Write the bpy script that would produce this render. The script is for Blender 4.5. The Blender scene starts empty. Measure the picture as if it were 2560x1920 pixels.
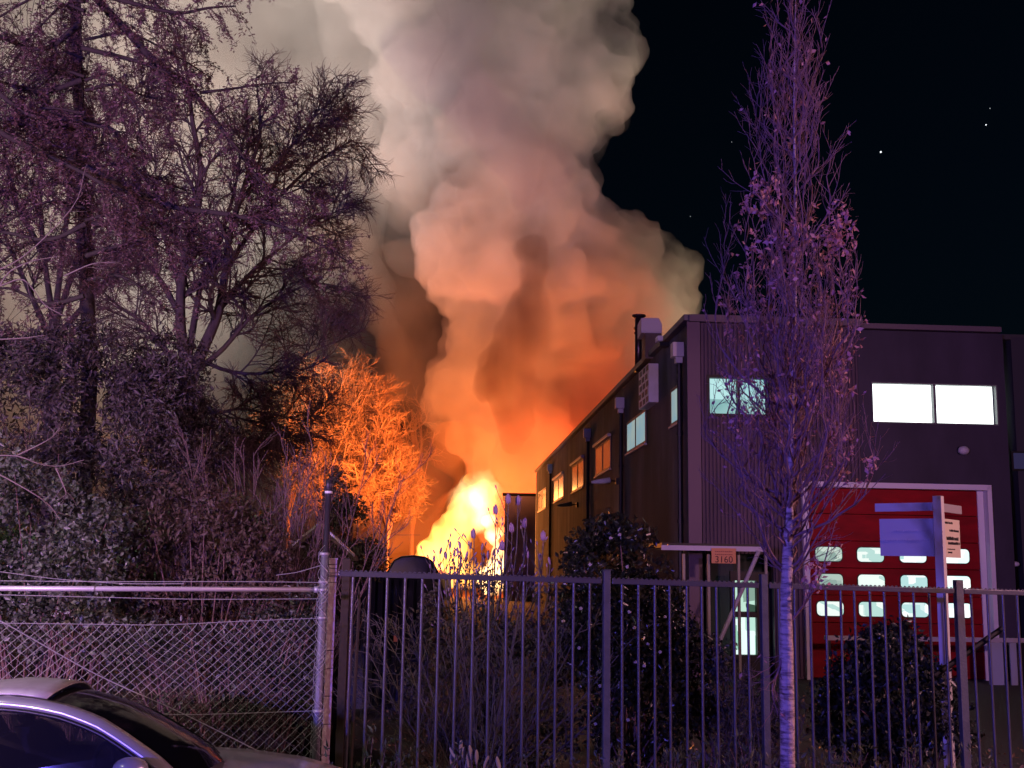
import bpy, bmesh, math, random
import numpy as np
from mathutils import Vector, Matrix, noise as mnoise
R=math.radians
sc=bpy.context.scene
col=sc.collection
# ---------------- camera ----------------
EYE=Vector((0,0,2.4)); F=2800.0; PITCH=math.atan(448/2800); ROLL=0.0165
fwd=Vector((0,math.cos(PITCH),math.sin(PITCH))); up0=Vector((0,-math.sin(PITCH),math.cos(PITCH))); rt0=Vector((1,0,0))
CR=rt0*math.cos(ROLL)+up0*math.sin(ROLL); CU=up0*math.cos(ROLL)-rt0*math.sin(ROLL)
cam_d=bpy.data.cameras.new('camera'); cam=bpy.data.objects.new('camera',cam_d); col.objects.link(cam)
cam_d.sensor_width=36; cam_d.lens=36*F/2560; cam_d.clip_start=0.05; cam_d.clip_end=2000
M=Matrix((CR,CU,-fwd)).transposed().to_4x4(); M.translation=EYE
cam.matrix_world=M; sc.camera=cam
def P(px,py,Y):
    """point of the place seen at photograph pixel (px,py) at distance Y in front of the camera"""
    d=fwd*F+CR*(px-1280)+CU*(960-py)
    return EYE+d*(Y/d.y)
def m_per_px(Y): return Y/F
# ---------------- render settings, world ----------------
sc.view_settings.view_transform='Standard'; sc.view_settings.look='None'
sc.view_settings.exposure=0; sc.view_settings.gamma=1; sc.view_settings.use_curve_mapping=False
cy=sc.cycles
cy.use_denoising=True
cy.use_adaptive_sampling=True; cy.adaptive_threshold=0.03
cy.max_bounces=6; cy.diffuse_bounces=2; cy.glossy_bounces=2; cy.transmission_bounces=4; cy.volume_bounces=1; cy.transparent_max_bounces=12
cy.volume_max_steps=128
cy.sample_clamp_indirect=4
w=bpy.data.worlds.new('World'); sc.world=w; w.use_nodes=True
nt=w.node_tree; bg=nt.nodes['Background']
sky=nt.nodes.new('ShaderNodeTexSky'); sky.sky_type='NISHITA'; sky.sun_disc=False
sky.sun_elevation=R(4); sky.sun_rotation=R(250); sky.ozone_density=4
nt.links.new(sky.outputs[0],bg.inputs[0]); bg.inputs[1].default_value=0.0022
cy.volume_bounces=3
# ---------------- lights ----------------
def lamp(name,kind,loc,energy,color,size=1.0,target=None,angle=None,blend=.5):
    l=bpy.data.lights.new(name,kind); l.energy=energy; l.color=color
    o=bpy.data.objects.new(name,l); col.objects.link(o); o.location=loc
    if kind=='AREA': l.size=size
    else: l.shadow_soft_size=size
    if kind=='SPOT': l.spot_size=R(angle); l.spot_blend=blend
    if target is not None: o.rotation_euler=(Vector(target)-Vector(loc)).to_track_quat('-Z','Y').to_euler()
    return o
# fire light
lamp('fire_light','POINT',P(1150,1320,79),6500,(1,.24,.04),3)
lamp('fire_light','POINT',P(1400,1300,84),11000,(1,.07,.012),3)
lamp('fire_light','SPOT',P(1120,1440,62),66000,(1,.28,.08),5,P(1240,740,80),62,1)
lamp('fire_light','SPOT',P(1130,1370,66),95000,(1,.22,.04),3,P(740,1000,80),58,1)
# unseen fill lamps added to brighten and tint the smoke
lamp('smoke_fill','SPOT',P(500,1440,40),600000,(1,.85,.76),5,P(250,150,90),58,1)
lamp('smoke_fill','SPOT',P(700,1440,40),88000,(1,.82,.70),5,P(1230,-100,90),46,1)
lamp('smoke_fill','SPOT',P(200,1440,45),50000,(.85,1,.82),5,P(380,700,100),60,1)
lamp('smoke_fill','SPOT',P(2100,1500,95),100000,(1,.82,.50),6,P(1500,180,84),50,1)
lamp('smoke_fill','SPOT',P(1000,1440,48),20000,(.6,.5,1),6,P(1330,250,82),55,1)
# emergency vehicles in the street (one beam of each turning beacon), street lamps
lamp('blue_beacon','POINT',(-9,-8,4.0),9200,(.16,.11,1),.2)
lamp('red_beacon','SPOT',(-8,-2,3.2),6600,(1,.50,.60),.25,(-5.2,14,5.5),60,.7)
lamp('street_lamp','SPOT',(-8.5,3.8,8.5),1000,(1,.93,.74),.2,(-5.2,11.5,1.0),62,.6)
lamp('street_lamp','POINT',(10.9,6.2,5.8),2500,(1,.45,.55),.3)
# ---------------- helpers ----------------
rnd=random.Random(7); nr=np.random.default_rng(7)
WL={}
def tag(o,label=None,cat=None,group=None,kind=None):
    if label: o['label']=label
    if cat: o['category']=cat
    if group: o['group']=group
    if kind: o['kind']=kind
    return o
def thing(name,label,cat,loc,group=None):
    o=bpy.data.objects.new(name,None); col.objects.link(o); o.location=loc; o.empty_display_size=.2
    WL[o.name]=Vector(loc); return tag(o,label,cat,group)
def link(name,me,mat,parent=None,smooth=False):
    if mat: me.materials.append(mat)
    if smooth: me.polygons.foreach_set('use_smooth',[True]*len(me.polygons))
    o=bpy.data.objects.new(name,me); col.objects.link(o)
    if parent is not None: o.parent=parent
    return o
def wloc(o):
    v=Vector((0,0,0))
    while o is not None: v+=o.location; o=o.parent
    return v
class MB:
    """collects shapes given in world coordinates and links them as one mesh"""
    def __init__(s): s.v=[]; s.f=[]; s.n=0
    def add(s,v,f):
        v=np.asarray(v,dtype=float).reshape(-1,3); s.v.append(v)
        s.f.extend([tuple(i+s.n for i in q) for q in f]); s.n+=len(v); return s
    def box(s,c,sz,ax=None):
        c=np.array(c); h=np.array(sz)/2
        A=np.eye(3) if ax is None else np.array(ax,dtype=float)
        vs=[c+A[0]*h[0]*i+A[1]*h[1]*j+A[2]*h[2]*k for i in(-1,1) for j in(-1,1) for k in(-1,1)]
        return s.add(vs,[(0,1,3,2),(4,6,7,5),(0,4,5,1),(2,3,7,6),(0,2,6,4),(1,5,7,3)])
    def tube(s,pts,r,n=8,cap=True):
        pts=np.array([tuple(p) for p in pts],dtype=float); m=len(pts)
        r=np.full(m,r,dtype=float) if np.isscalar(r) else np.array(r,dtype=float)
        t=np.gradient(pts,axis=0); t/=np.maximum(np.linalg.norm(t,axis=1,keepdims=True),1e-9)
        ref=np.array((0,0,1.)) if abs(t[0][2])<.8 else np.array((1.,0,0))
        u=np.cross(t,ref); u/=np.maximum(np.linalg.norm(u,axis=1,keepdims=True),1e-9); w_=np.cross(t,u)
        a=np.arange(n)*2*math.pi/n
        v=pts[:,None]+r[:,None,None]*(np.cos(a)[None,:,None]*u[:,None]+np.sin(a)[None,:,None]*w_[:,None])
        f=[(i*n+j,i*n+(j+1)%n,(i+1)*n+(j+1)%n,(i+1)*n+j) for i in range(m-1) for j in range(n)]
        if cap: f+= [tuple(range(n))[::-1],tuple((m-1)*n+j for j in range(n))]
        return s.add(v.reshape(-1,3),f)
    def quad(s,a,b,c,d): return s.add([a,b,c,d],[(0,1,2,3)])
    def prism(s,poly,d):
        """poly: list of 3d points, extruded by vector d"""
        n=len(poly); d=np.array(tuple(d)); p=np.array([tuple(q) for q in poly],dtype=float)
        return s.add(np.vstack([p,p+d]),[tuple(range(n))[::-1],tuple(range(n,2*n))]+[(i,(i+1)%n,n+(i+1)%n,n+i) for i in range(n)])
    def ell(s,c,r,seg=8,ring=6,ax=None):
        c=np.array(tuple(c)); r=np.array(r,dtype=float); A=np.eye(3) if ax is None else np.array(ax,dtype=float); v=[]
        for i in range(ring+1):
            th=math.pi*i/ring
            for j in range(seg):
                ph=2*math.pi*j/seg; q=np.array((math.sin(th)*math.cos(ph),math.sin(th)*math.sin(ph),math.cos(th)))*r
                v.append(c+q@A)
        f=[(i*seg+j,(i+1)*seg+j,(i+1)*seg+(j+1)%seg,i*seg+(j+1)%seg) for i in range(ring) for j in range(seg)]
        return s.add(v,f)
    def build(s,name,mat,parent=None,smooth=False,bevel=0):
        me=bpy.data.meshes.new(name); v=np.vstack(s.v)
        if parent is not None: v=v-np.array(wloc(parent))
        me.from_pydata(v.tolist(),[],s.f); me.update()
        o=link(name,me,mat,parent,smooth)
        if bevel:
            b=o.modifiers.new('b','BEVEL'); b.width=bevel; b.segments=2; b.limit_method='ANGLE'
        return o
_m={}
def mat(name,color,rough=.7,metal=0.0,var=None,bump=None,spec=.5,wear=None,coat=0,trans=0):
    """var=(scale,second colour,(stretch xyz)); bump=(scale,strength)"""
    if name in _m: return _m[name]
    m=bpy.data.materials.new(name); m.use_nodes=True; n=m.node_tree; p=n.nodes['Principled BSDF']
    p.inputs['Base Color'].default_value=(*color,1); p.inputs['Roughness'].default_value=rough; p.inputs['Metallic'].default_value=metal
    p.inputs['Specular IOR Level'].default_value=spec; p.inputs['Coat Weight'].default_value=coat
    tc=n.nodes.new('ShaderNodeTexCoord')
    if var:
        sc_,c2,st=var[:3]; lo,hi=(var[3:] if len(var)>3 else (.35,.65))
        mp=n.nodes.new('ShaderNodeMapping'); mp.inputs['Scale'].default_value=st
        nz=n.nodes.new('ShaderNodeTexNoise'); nz.inputs['Scale'].default_value=sc_; nz.inputs['Detail'].default_value=5; nz.inputs['Roughness'].default_value=.6
        cr=n.nodes.new('ShaderNodeValToRGB'); cr.color_ramp.elements[0].position=lo; cr.color_ramp.elements[1].position=hi
        cr.color_ramp.elements[0].color=(*color,1); cr.color_ramp.elements[1].color=(*c2,1)
        n.links.new(tc.outputs['Object'],mp.inputs[0]); n.links.new(mp.outputs[0],nz.inputs['Vector']); n.links.new(nz.outputs[0],cr.inputs[0]); n.links.new(cr.outputs[0],p.inputs['Base Color'])
    if bump:
        nb=n.nodes.new('ShaderNodeTexNoise'); nb.inputs['Scale'].default_value=bump[0]; nb.inputs['Detail'].default_value=4
        bb=n.nodes.new('ShaderNodeBump'); bb.inputs['Strength'].default_value=bump[1]; bb.inputs['Distance'].default_value=.02
        n.links.new(tc.outputs['Object'],nb.inputs['Vector']); n.links.new(nb.outputs[0],bb.inputs['Height']); n.links.new(bb.outputs[0],p.inputs['Normal'])
    _m[name]=m; return m
def leafmat(name,c1,c2,rough=.5,tr=.25,scale=9):
    """leaf colour varies from leaf to leaf; a little light passes through"""
    if name in _m: return _m[name]
    m=mat(name,c1,rough,0,(scale,c2,(1,1,1),.4,.6)); n=m.node_tree; p=n.nodes['Principled BSDF']; out=n.nodes['Material Output']
    t=n.nodes.new('ShaderNodeBsdfTranslucent'); mx=n.nodes.new('ShaderNodeMixShader'); mx.inputs[0].default_value=tr
    src=p.inputs['Base Color'].links[0].from_socket
    n.links.new(src,t.inputs[0]); n.links.new(p.outputs[0],mx.inputs[1]); n.links.new(t.outputs[0],mx.inputs[2]); n.links.new(mx.outputs[0],out.inputs[0])
    return m
def emit(name,color,strength,var=None):
    if name in _m: return _m[name]
    m=bpy.data.materials.new(name); m.use_nodes=True; n=m.node_tree; n.nodes.clear()
    out=n.nodes.new('ShaderNodeOutputMaterial'); e=n.nodes.new('ShaderNodeEmission'); e.inputs[0].default_value=(*color,1); e.inputs[1].default_value=strength
    n.links.new(e.outputs[0],out.inputs[0])
    if var:  # things seen dimly through a lit window: blocks of lighter and darker room
        sc_,c2,st,kind=var
        tc=n.nodes.new('ShaderNodeTexCoord'); mp=n.nodes.new('ShaderNodeMapping'); mp.inputs['Scale'].default_value=st
        if kind=='v': nz=n.nodes.new('ShaderNodeTexVoronoi'); nz.inputs['Scale'].default_value=sc_; nz.distance='CHEBYCHEV'; so=nz.outputs['Color']
        else: nz=n.nodes.new('ShaderNodeTexNoise'); nz.inputs['Scale'].default_value=sc_; nz.inputs['Detail'].default_value=1; so=nz.outputs[0]
        cr=n.nodes.new('ShaderNodeValToRGB'); cr.color_ramp.elements[0].position=.35; cr.color_ramp.elements[1].position=.6
        cr.color_ramp.elements[0].color=(*color,1); cr.color_ramp.elements[1].color=(*c2,1)
        n.links.new(tc.outputs['Object'],mp.inputs[0]); n.links.new(mp.outputs[0],nz.inputs['Vector']); n.links.new(so,cr.inputs[0]); n.links.new(cr.outputs[0],e.inputs[0])
    _m[name]=m; return m
def inter(px,py,p0,nrm):
    d=fwd*F+CR*(px-1280)+CU*(960-py); p0=Vector(p0); nrm=Vector(nrm)
    return EYE+d*((p0-EYE).dot(nrm)/d.dot(nrm))
def bez(pts,k=6):
    """smooth polyline through points"""
    p=[Vector(q) for q in pts]; p=[p[0]*2-p[1]]+p+[p[-1]*2-p[-2]]; o=[]
    for i in range(1,len(p)-2):
        for j in range(k):
            t=j/k; a,b,c,d=p[i-1],p[i],p[i+1],p[i+2]
            o.append(.5*((2*b)+(c-a)*t+(2*a-5*b+4*c-d)*t*t+(3*b-a-3*c+d)*t**3))
    o.append(p[-2]); return o

# ---------------- ground ----------------
def sheet(name,x0,x1,y0,y1,z,m):
    b=MB(); b.quad((x0,y0,z),(x1,y0,z),(x1,y1,z),(x0,y1,z)); o=b.build(name,m); tag(o,kind='structure'); return o
soil=mat('soil',(.035,.025,.018),.95,0,(3,(.09,.06,.04),(1,1,1)),(12,.6))
sheet('ground',-400,400,-60,900,0,soil)
asph=mat('asphalt',(.045,.045,.048),.85,0,(30,(.07,.07,.07),(1,1,1)),(60,.3))
sheet('road',-60,60,-14,6.4,.006,asph)
sheet('parking_bay',-60,-.62,6.45,8.95,.01,asph)
sheet('yard',-3,60,13.5,70,.008,asph)
kc=mat('kerb_concrete',(.3,.29,.27),.85,0,(6,(.2,.2,.19),(1,1,1)))
b=MB(); b.box((29.7,6.35,.06),(60.6,.12,.12)); b.box((-.56,7.6,.06),(.12,2.3,.12)); b.box((-30.3,8.95,.06),(59.4,.12,.12)); tag(b.build('kerb',kc),kind='structure')

# ---------------- building ----------------
k0=(P(1722,1100,25)).x
C0=Vector((k0,25,0)); A=Vector((-.055,1,0)).normalized(); B=Vector((1,.055,0)).normalized()
NS=-B; NF=-A      # outward normals of the side wall and of the front
Z=Vector((0,0,1))
def S(s,z,o=0): return C0+A*s+Z*z-B*o      # point on the long side wall
def Fr(u,z,o=0): return C0+B*u+Z*z-A*o      # point on the front
def s_of(px,py=1400): q=inter(px,py,C0,NS)-C0; return q.dot(A)
def sz(px,py): q=inter(px,py,C0,NS); return ((q-C0).dot(A),q.z)
def uz(px,py,o=0): q=inter(px,py,C0-A*o,NF); return ((q-C0).dot(B),q.z)
H=sz(1722,795)[1]
LEN=s_of(1341,1180)
bld=thing('industrial_building','long two storey industrial building with dark purple ribbed front and lit upstairs windows','building',C0)
AX=(tuple(A),tuple(B),(0,0,1))
plaster=mat('stained_render',(.10,.112,.13),.9,0,(.5,(.022,.024,.03),(.6,.6,.4),.36,.62),(4,.4))
# vertical streaks of grime added on top of the blotches
def streaks(m):
    n=m.node_tree; p=n.nodes['Principled BSDF']; src=p.inputs['Base Color'].links[0].from_socket
    tc=n.nodes['Texture Coordinate']; mp=n.nodes.new('ShaderNodeMapping'); mp.inputs['Scale'].default_value=(.45,.45,.09)
    nz=n.nodes.new('ShaderNodeTexNoise'); nz.inputs['Scale'].default_value=2.2; nz.inputs['Detail'].default_value=5
    cr=n.nodes.new('ShaderNodeValToRGB'); cr.color_ramp.elements[0].position=.4; cr.color_ramp.elements[1].position=.62; cr.color_ramp.elements[0].color=(.35,.33,.3,1)
    mx=n.nodes.new('ShaderNodeMix'); mx.data_type='RGBA'; mx.blend_type='MULTIPLY'; mx.inputs[0].default_value=1
    n.links.new(tc.outputs['Object'],mp.inputs[0]); n.links.new(mp.outputs[0],nz.inputs['Vector']); n.links.new(nz.outputs[0],cr.inputs[0])
    n.links.new(src,mx.inputs[6]); n.links.new(cr.outputs[0],mx.inputs[7]); n.links.new(mx.outputs[2],p.inputs['Base Color'])
streaks(plaster)
dark=mat('black_metal',(.012,.012,.014),.45,.3)
WIN=[(1682,1707,954,1051),(1569,1617,1021,1107),(1489,1527,1092,1171),(1430,1459,1146,1217),(1384,1408,1186,1244),(1345,1364,1219,1270)]
wins=[]
for (xa,xb,yt,yb) in WIN:
    s0=s_of(xb); s1=s_of(xa); zt=sz(xb,yt)[1]; zb=sz(xb,yb)[1]; wins.append((s0,s1,zb,zt))
# side wall in bays between the downpipes: panels with openings cut for the windows
pipes=[s_of(1711),s_of(1559),s_of(1474),s_of(1378)]
edges=[0]+pipes[1:]+[LEN]
for i in range(len(edges)-1):
    a,c=edges[i]+.03,edges[i+1]-.03
    b=MB(); ws=sorted([q for q in wins if a<(q[0]+q[1])/2<c])
    cur=a
    for (s0,s1,zb,zt) in ws:
        s0=max(s0,cur+.05); s1=min(s1,c-.05)
        b.box(S((cur+s0)/2,H/2-.05,-.15),(s0-cur,.3,H-.1),AX)
        b.box(S((s0+s1)/2,zb/2,-.15),(s1-s0,.3,zb),AX); b.box(S((s0+s1)/2,(zt+H-.1)/2,-.15),(s1-s0,.3,H-.1-zt),AX); cur=s1
    b.box(S((cur+c)/2,H/2-.05,-.15),(c-cur,.3,H-.1),AX)
    b.build('wall_panel',plaster,bld)
b=MB(); b.box(S(LEN/2,H/2-.1,-.45),(LEN-.4,.1,H-.2),AX)
b.box(S(LEN,H/2-.1,-7),(.3,14,H-.2),AX); b.build('rear_wall',dark,bld)
b=MB(); b.box(S(LEN/2,H-.16,-7.2),(LEN-.4,13.8,.12),AX); b.build('roof',mat('roof_felt',(.05,.05,.05),.9),bld)
cop=mat('coping',(.16,.15,.15),.6,.2)
b=MB(); b.box(S(LEN/2,H+.02,-.1),(LEN+.2,.42,.14),AX); b.build('coping',cop,bld,bevel=.01)
blind=mat('window_blind',(.62,.58,.5),.8)
lit1=emit('room_light_pale',(.36,.56,.66),.62,(1.1,(.5,.62,.6),(1,1,1),'n'))
frame_m=mat('brown_frame',(.22,.16,.1),.5)
glassm=mat('pane_glass',(.16,.13,.1),.16,0,spec=1.0)
for i,(s0,s1,zb,zt) in enumerate(wins):
    w_=s1-s0; fr=MB(); t=.07
    fr.box(S((s0+s1)/2,zt-t/2,-.015),(w_,.1,t),AX); fr.box(S((s0+s1)/2,zb+t/2,-.015),(w_,.1,t),AX)
    fr.box(S(s0+t/2,(zb+zt)/2,-.02),(t,.1,zt-zb-2*t),AX); fr.box(S(s1-t/2,(zb+zt)/2,-.02),(t,.1,zt-zb-2*t),AX)
    wf=fr.build('window',frame_m if i<4 else mat('pale_frame',(.5,.45,.38),.5),bld)
    two=i>0
    if two:
        b=MB(); b.box(S((s0+s1)/2,(zb+zt)/2,-.01),(.09,.1,zt-zb-2*t-.004),AX); b.build('mullion',dark,wf)
    halves=[(s0+t,(s0+s1)/2-.045),((s0+s1)/2+.045,s1-t)] if two else [(s0+t,s1-t)]
    for (a,c) in halves:
        b=MB(); b.box(S((a+c)/2,(zb+zt)/2,.012),(c-a-.004,.02,zt-zb-2*t-.004),AX); b.build('pane',lit1 if i<2 else glassm,wf)
    b=MB(); b.box(S((s0+s1)/2,zb-.03,.03),(w_+.12,.10,.05),AX); b.build('sill',mat('pale_frame',(.5,.45,.38),.5),wf)
    if i in(2,3,4):
        b=MB(); b.box(S((s0+s1)/2,zt+.06,.07),(w_+.1,.13,.12),AX); b.build('shutter_box',mat('pale_frame',(.5,.45,.38),.5),wf,bevel=.03)
for i,sp in enumerate(pipes):
    sp=max(sp,.35)
    b=MB(); b.tube([S(sp,0,.08),S(sp,H-.8,.08)],.06,8)
    for z in (1.5,3.4,5.4): b.tube([S(sp,z-.04,.08),S(sp,z+.04,.08)],.08,8)
    dp=b.build('downpipe',dark,bld)
    b=MB(); c=S(sp,H-.62,.13); b.box(c,(.3,.26,.34),AX); b.box(S(sp,H-.86,.1),(.18,.16,.14),AX)
    b.build('hopper',mat('zinc_hopper',(.5,.48,.5),.5,.2),dp,bevel=.01)
# flue, roof unit
def Yat(s): return S(s,0).y
fx=s_of(1597,1000)
q=S(fx,0,-.5); yy=q.y
zb0=H; zt0=P(1597,788,yy).z; cx=P(1597,850,yy).x
fl=thing('flue_pipe','tall round dark flue with a rain cap on the roof edge of the long building','chimney',(cx,yy,H-.1))
b=MB(); b.tube([(cx,yy,H-.1),(cx,yy,zt0-.1)],.115,14); fm=mat('flue_steel',(.1,.07,.08),.35,.8)
b.build('pipe',fm,fl,True)
b=MB(); b.tube([(cx,yy,zt0-.42),(cx,yy,zt0-.36)],.15,14); b.tube([(cx,yy,zt0-.55),(cx,yy,zt0-.5)],.14,14); b.build('ring',fm,fl,True)
b=MB(); b.tube([(cx,yy,zt0-.08),(cx,yy,zt0-.04),(cx,yy,zt0)],[.13,.2,.2],16); b.build('rain_cap',fm,fl,True)
ux=s_of(1632,1000); q=S(ux,0,-1.2); yy=q.y
p1=P(1603,832,yy); p2=P(1655,795,yy); p3=P(1606,832,yy)
un=thing('roof_vent_unit','pale hooded ventilation unit standing behind the flue on the roof','vent unit',((p1.x+p2.x)/2,yy,H-.1))
b=MB(); cxm=(p1.x+p2.x)/2; wv=(p2.x-p1.x)
b.box((cxm+.05,yy+.4,(H+p1.z)/2-.05),(wv*.8,.8,p1.z-H+.1)); b.build('housing',mat('brown_housing',(.13,.09,.08),.7,0,(2,(.2,.16,.13),(1,1,.3))),un,bevel=.01)
b=MB(); b.prism([(p1.x,yy,p1.z),(p1.x+wv,yy,p1.z),(p1.x+wv,yy,p1.z+(p2.z-p1.z)*.6),(p1.x+wv*.85,yy,p2.z),(p1.x,yy,p2.z)],(0,.9,0)); b.build('hood',mat('pale_hood',(.5,.48,.52),.6),un,bevel=.01)
# louvre box on side wall
s0=s_of(1650,960)+.2; z1=sz(1650,905)[1]; z0=sz(1650,1003)[1]
lb=thing('louvre_box','white louvred ventilation box high on the dark side wall near the front corner','vent',S(s0,z0,.2))
WV=1.5; b=MB(); b.box(S(s0+WV/2,(z0+z1)/2,.13),(WV,.26,z1-z0),AX); wm=mat('white_paint',(.72,.7,.74),.6,0,(3,(.6,.58,.6),(1,1,1)))
b.build('case',wm,lb,bevel=.01)
for r in range(5):
    for c in range(3):
        b=MB(); b.box(S(s0+WV*(c+.5)/3+(.08 if r%2 else -.08),z0+(z1-z0)*(r+.5)/5,.262),(WV*.2,.02,(z1-z0)*.13),AX); b.build('opening',dark,lb)
def lamp_fix(px,py,label,glow=False):
    s,z=sz(px,py); t=thing('wall_lamp',label,'lamp',S(s,z,.05))
    b=MB(); b.box(S(s,z,.04),(.16,.08,.2),AX); b.tube([S(s,z,.08),S(s,z+.02,.3)],.025,6); b.build('bracket',dark,t)
    b=MB(); b.tube([S(s,z+.03,.25),S(s,z-.02,.6),S(s,z-.05,.85)],[.1,.08,.04],10); b.build('lamp_head',wm,t,True)
lamp_fix(1545,1203,'white conical lamp sticking out of the side wall below the third window')
lamp_fix(1445,1262,'white conical lamp sticking out of the side wall below the fourth window')
s,z=sz(1672,852); t=thing('security_camera','small white camera on a dark bracket under the roof edge','camera',S(s,z,.1))
b=MB(); b.box(S(s,z-.1,.12),(.22,.25,.1),AX); b.build('bracket',dark,t); b=MB(); b.box(S(s-.05,z+.02,.25),(.34,.14,.13),AX); b.build('housing',wm,t,bevel=.02)

# ---- front ----
WF=uz(2520,1100)[0]
rib=mat('ribbed_cladding',(.10,.056,.10),.55,.1,(1.1,(.055,.035,.06),(1,1,.3)))
smooth=mat('dark_cladding',(.045,.036,.07),.6,.1,(.9,(.026,.022,.045),(1,1,.4)))
U2=uz(2150,1100)[0]
def holes(u0,u1,z0,z1,hs):
    """split rectangle into boxes round rectangular holes (u0,u1,z0,z1)"""
    us=sorted({u0,u1,*[h[0] for h in hs],*[h[1] for h in hs]}); out=[]
    for a,c in zip(us[:-1],us[1:]):
        if a<u0 or c>u1: continue
        blk=sorted([(h[2],h[3]) for h in hs if h[0]<=a+1e-6 and h[1]>=c-1e-6]); cur=z0
        for (p,q_) in blk:
            if p>cur: out.append((a,c,cur,p))
            cur=q_
        if cur<z1: out.append((a,c,cur,z1))
    return out
def box4(pxa,pxb,yt,yb):
    u0=uz(pxa,(yt+yb)/2)[0]; u1=uz(pxb,(yt+yb)/2)[0]; return (u0,u1,uz((pxa+pxb)/2,yb)[1],uz((pxa+pxb)/2,yt)[1])
WA=box4(1766,1926,939,1043); WB=box4(2178,2493,959,1061)
dl=uz(2020,1400)[0]; dr=uz(2455,1400)[0]; dt=uz(2240,1222)[1]
DO=(dl-.12,dr+.3,0,dt+.1)
zb_can=uz(1780,1372)[1]
GD=box4(1846,1928,1452,1640)
RECESS=(.25,uz(1935,1450)[0],0,zb_can-.1)
fb=MB()
for (a,c,p,q_) in holes(0.02,U2,0,H-.08,[WA,DO,RECESS]): fb.box(Fr((a+c)/2,(p+q_)/2,-.12),(.2,c-a,q_-p),AX)
fb.build('front_backing',rib,bld)
# ribs: folded sheet in strips above the recess / round the window
rb=MB(); step=.085; u=.06
while u<U2-.03:
    spans=[(p,q_) for (a,c,p,q_) in holes(.02,U2,0.05,H-.1,[WA,DO,RECESS]) if a<=u<c]
    for (p,q_) in spans: rb.box(Fr(u,(p+q_)/2,0),(.045,.045,q_-p-.004),AX)
    u+=step
rb.build('cladding_ribs',rib,bld)
tag(bpy.data.objects['cladding_ribs'],kind='stuff')
b=MB(); b.box(Fr(.12,H/2+.03,.04),(.03,.30,H+.0),AX); b.build('corner_trim',mat('corner_trim',(.12,.08,.12),.5,.2),bld,bevel=.005)
fb=MB()
for (a,c,p,q_) in holes(U2+.005,WF,0,H-.14,[WB,DO]): fb.box(Fr((a+c)/2,(p+q_)/2,-.1),(.2,c-a,q_-p),AX)
fb.build('front_wall',smooth,bld)
b=MB(); b.box(Fr(U2/2+.05,H+.0,.0),(.34,U2+.1,.16),AX); b.box(Fr((U2+WF)/2,H-.05,-.05),(.25,WF-U2-.1,.12),AX); b.build('front_coping',mat('front_trim',(.13,.1,.13),.5,.2),bld)
litA=emit('room_light_cyan',(.30,.62,.66),.95,(.9,(.52,.85,.85),(1,1,1.5),'n')); litA2=emit('room_light_teal',(.25,.50,.50),.9,(1.3,(.42,.7,.68),(1,1,1.5),'n')); litB=emit('room_light_white',(.93,1,.98),2.6)
def fwin(W,n,em,fm,t=.07):
    u0,u1,z0,z1=W; g=MB()
    g.box(Fr((u0+u1)/2,z1-t/2,-.02),(.12,u1-u0,t),AX); g.box(Fr((u0+u1)/2,z0+t/2,-.02),(.12,u1-u0,t),AX)
    g.box(Fr(u0+t/2,(z0+z1)/2,-.02),(.12,t,z1-z0-2*t),AX); g.box(Fr(u1-t/2,(z0+z1)/2,-.02),(.12,t,z1-z0-2*t),AX)
    wf=g.build('window',fm,bld)
    for i in range(n):
        a=u0+t+(u1-u0-2*t)*i/n; c=u0+t+(u1-u0-2*t)*(i+1)/n
        if i: m_=MB(); m_.box(Fr(a,(z0+z1)/2,-.02),(.11,.06,z1-z0-2*t-.004),AX); m_.build('mullion',fm,wf)
        hz_=z1-z0-2*t; zc_=z0+t+hz_*.42
        g=MB(); g.box(Fr((a+c)/2,(zc_+z1-t)/2,-.1),(.02,c-a-.064,z1-t-zc_-.004),AX); g.build('pane',em,wf)
        g=MB(); g.box(Fr((a+c)/2,(zc_+z0+t)/2,-.1),(.02,c-a-.064,zc_-z0-t-.004),AX); g.build('pane',em if n==2 and em is litB else litA2,wf)
    return wf
fwin(WA,2,litA,dark); fwin(WB,2,litB,mat('grey_frame',(.12,.13,.13),.5),.03)
# sectional door
dm=mat('red_door_paint',(.34,.001,.010),.55,0,(1.2,(.22,.001,.007),(1,1,3)),spec=.2)
door=MB(); rows=[uz(2075,1385)[1],uz(2075,1453)[1],uz(2078,1522)[1]]
sec=(rows[0]-rows[2])/2
zz=[-.02]; z=rows[2]-sec/2
zs=[z-2*sec,z-sec,z,z+sec,z+2*sec,z+3*sec,z+4*sec]; zs=[max(0,q) for q in zs if q<dt]+[dt]
do=thing('sectional_door','tall red sectional overhead door with three rows of lit rounded panes','overhead door',Fr((dl+dr)/2,0,-.1))
for a,c in zip(zs[:-1],zs[1:]):
    if c-a<.05: continue
    b=MB(); b.box(Fr((dl+dr)/2,(a+c)/2,-.14),(.06,dr-dl,c-a-.012),AX); b.build('door_section',dm,do,bevel=.006)
plit=[emit('pane_light_%d'%i,c1,s_,v_) for i,(c1,s_,v_) in enumerate([((.35,.5,.45),.8,(3.1,(.75,.9,.8),(1,1,2),'v')),((.5,.75,.7),1.0,(2.3,(.9,1,.95),(1,1,2),'v')),((.45,.7,.7),1.1,(2.8,(.95,1,1),(1,1,2),'v')),((.7,.9,.9),1.3,(2.6,(1,1,1),(1,1,2),'v'))])]
rim=mat('pane_rim',(.02,.02,.02),.5)
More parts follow.
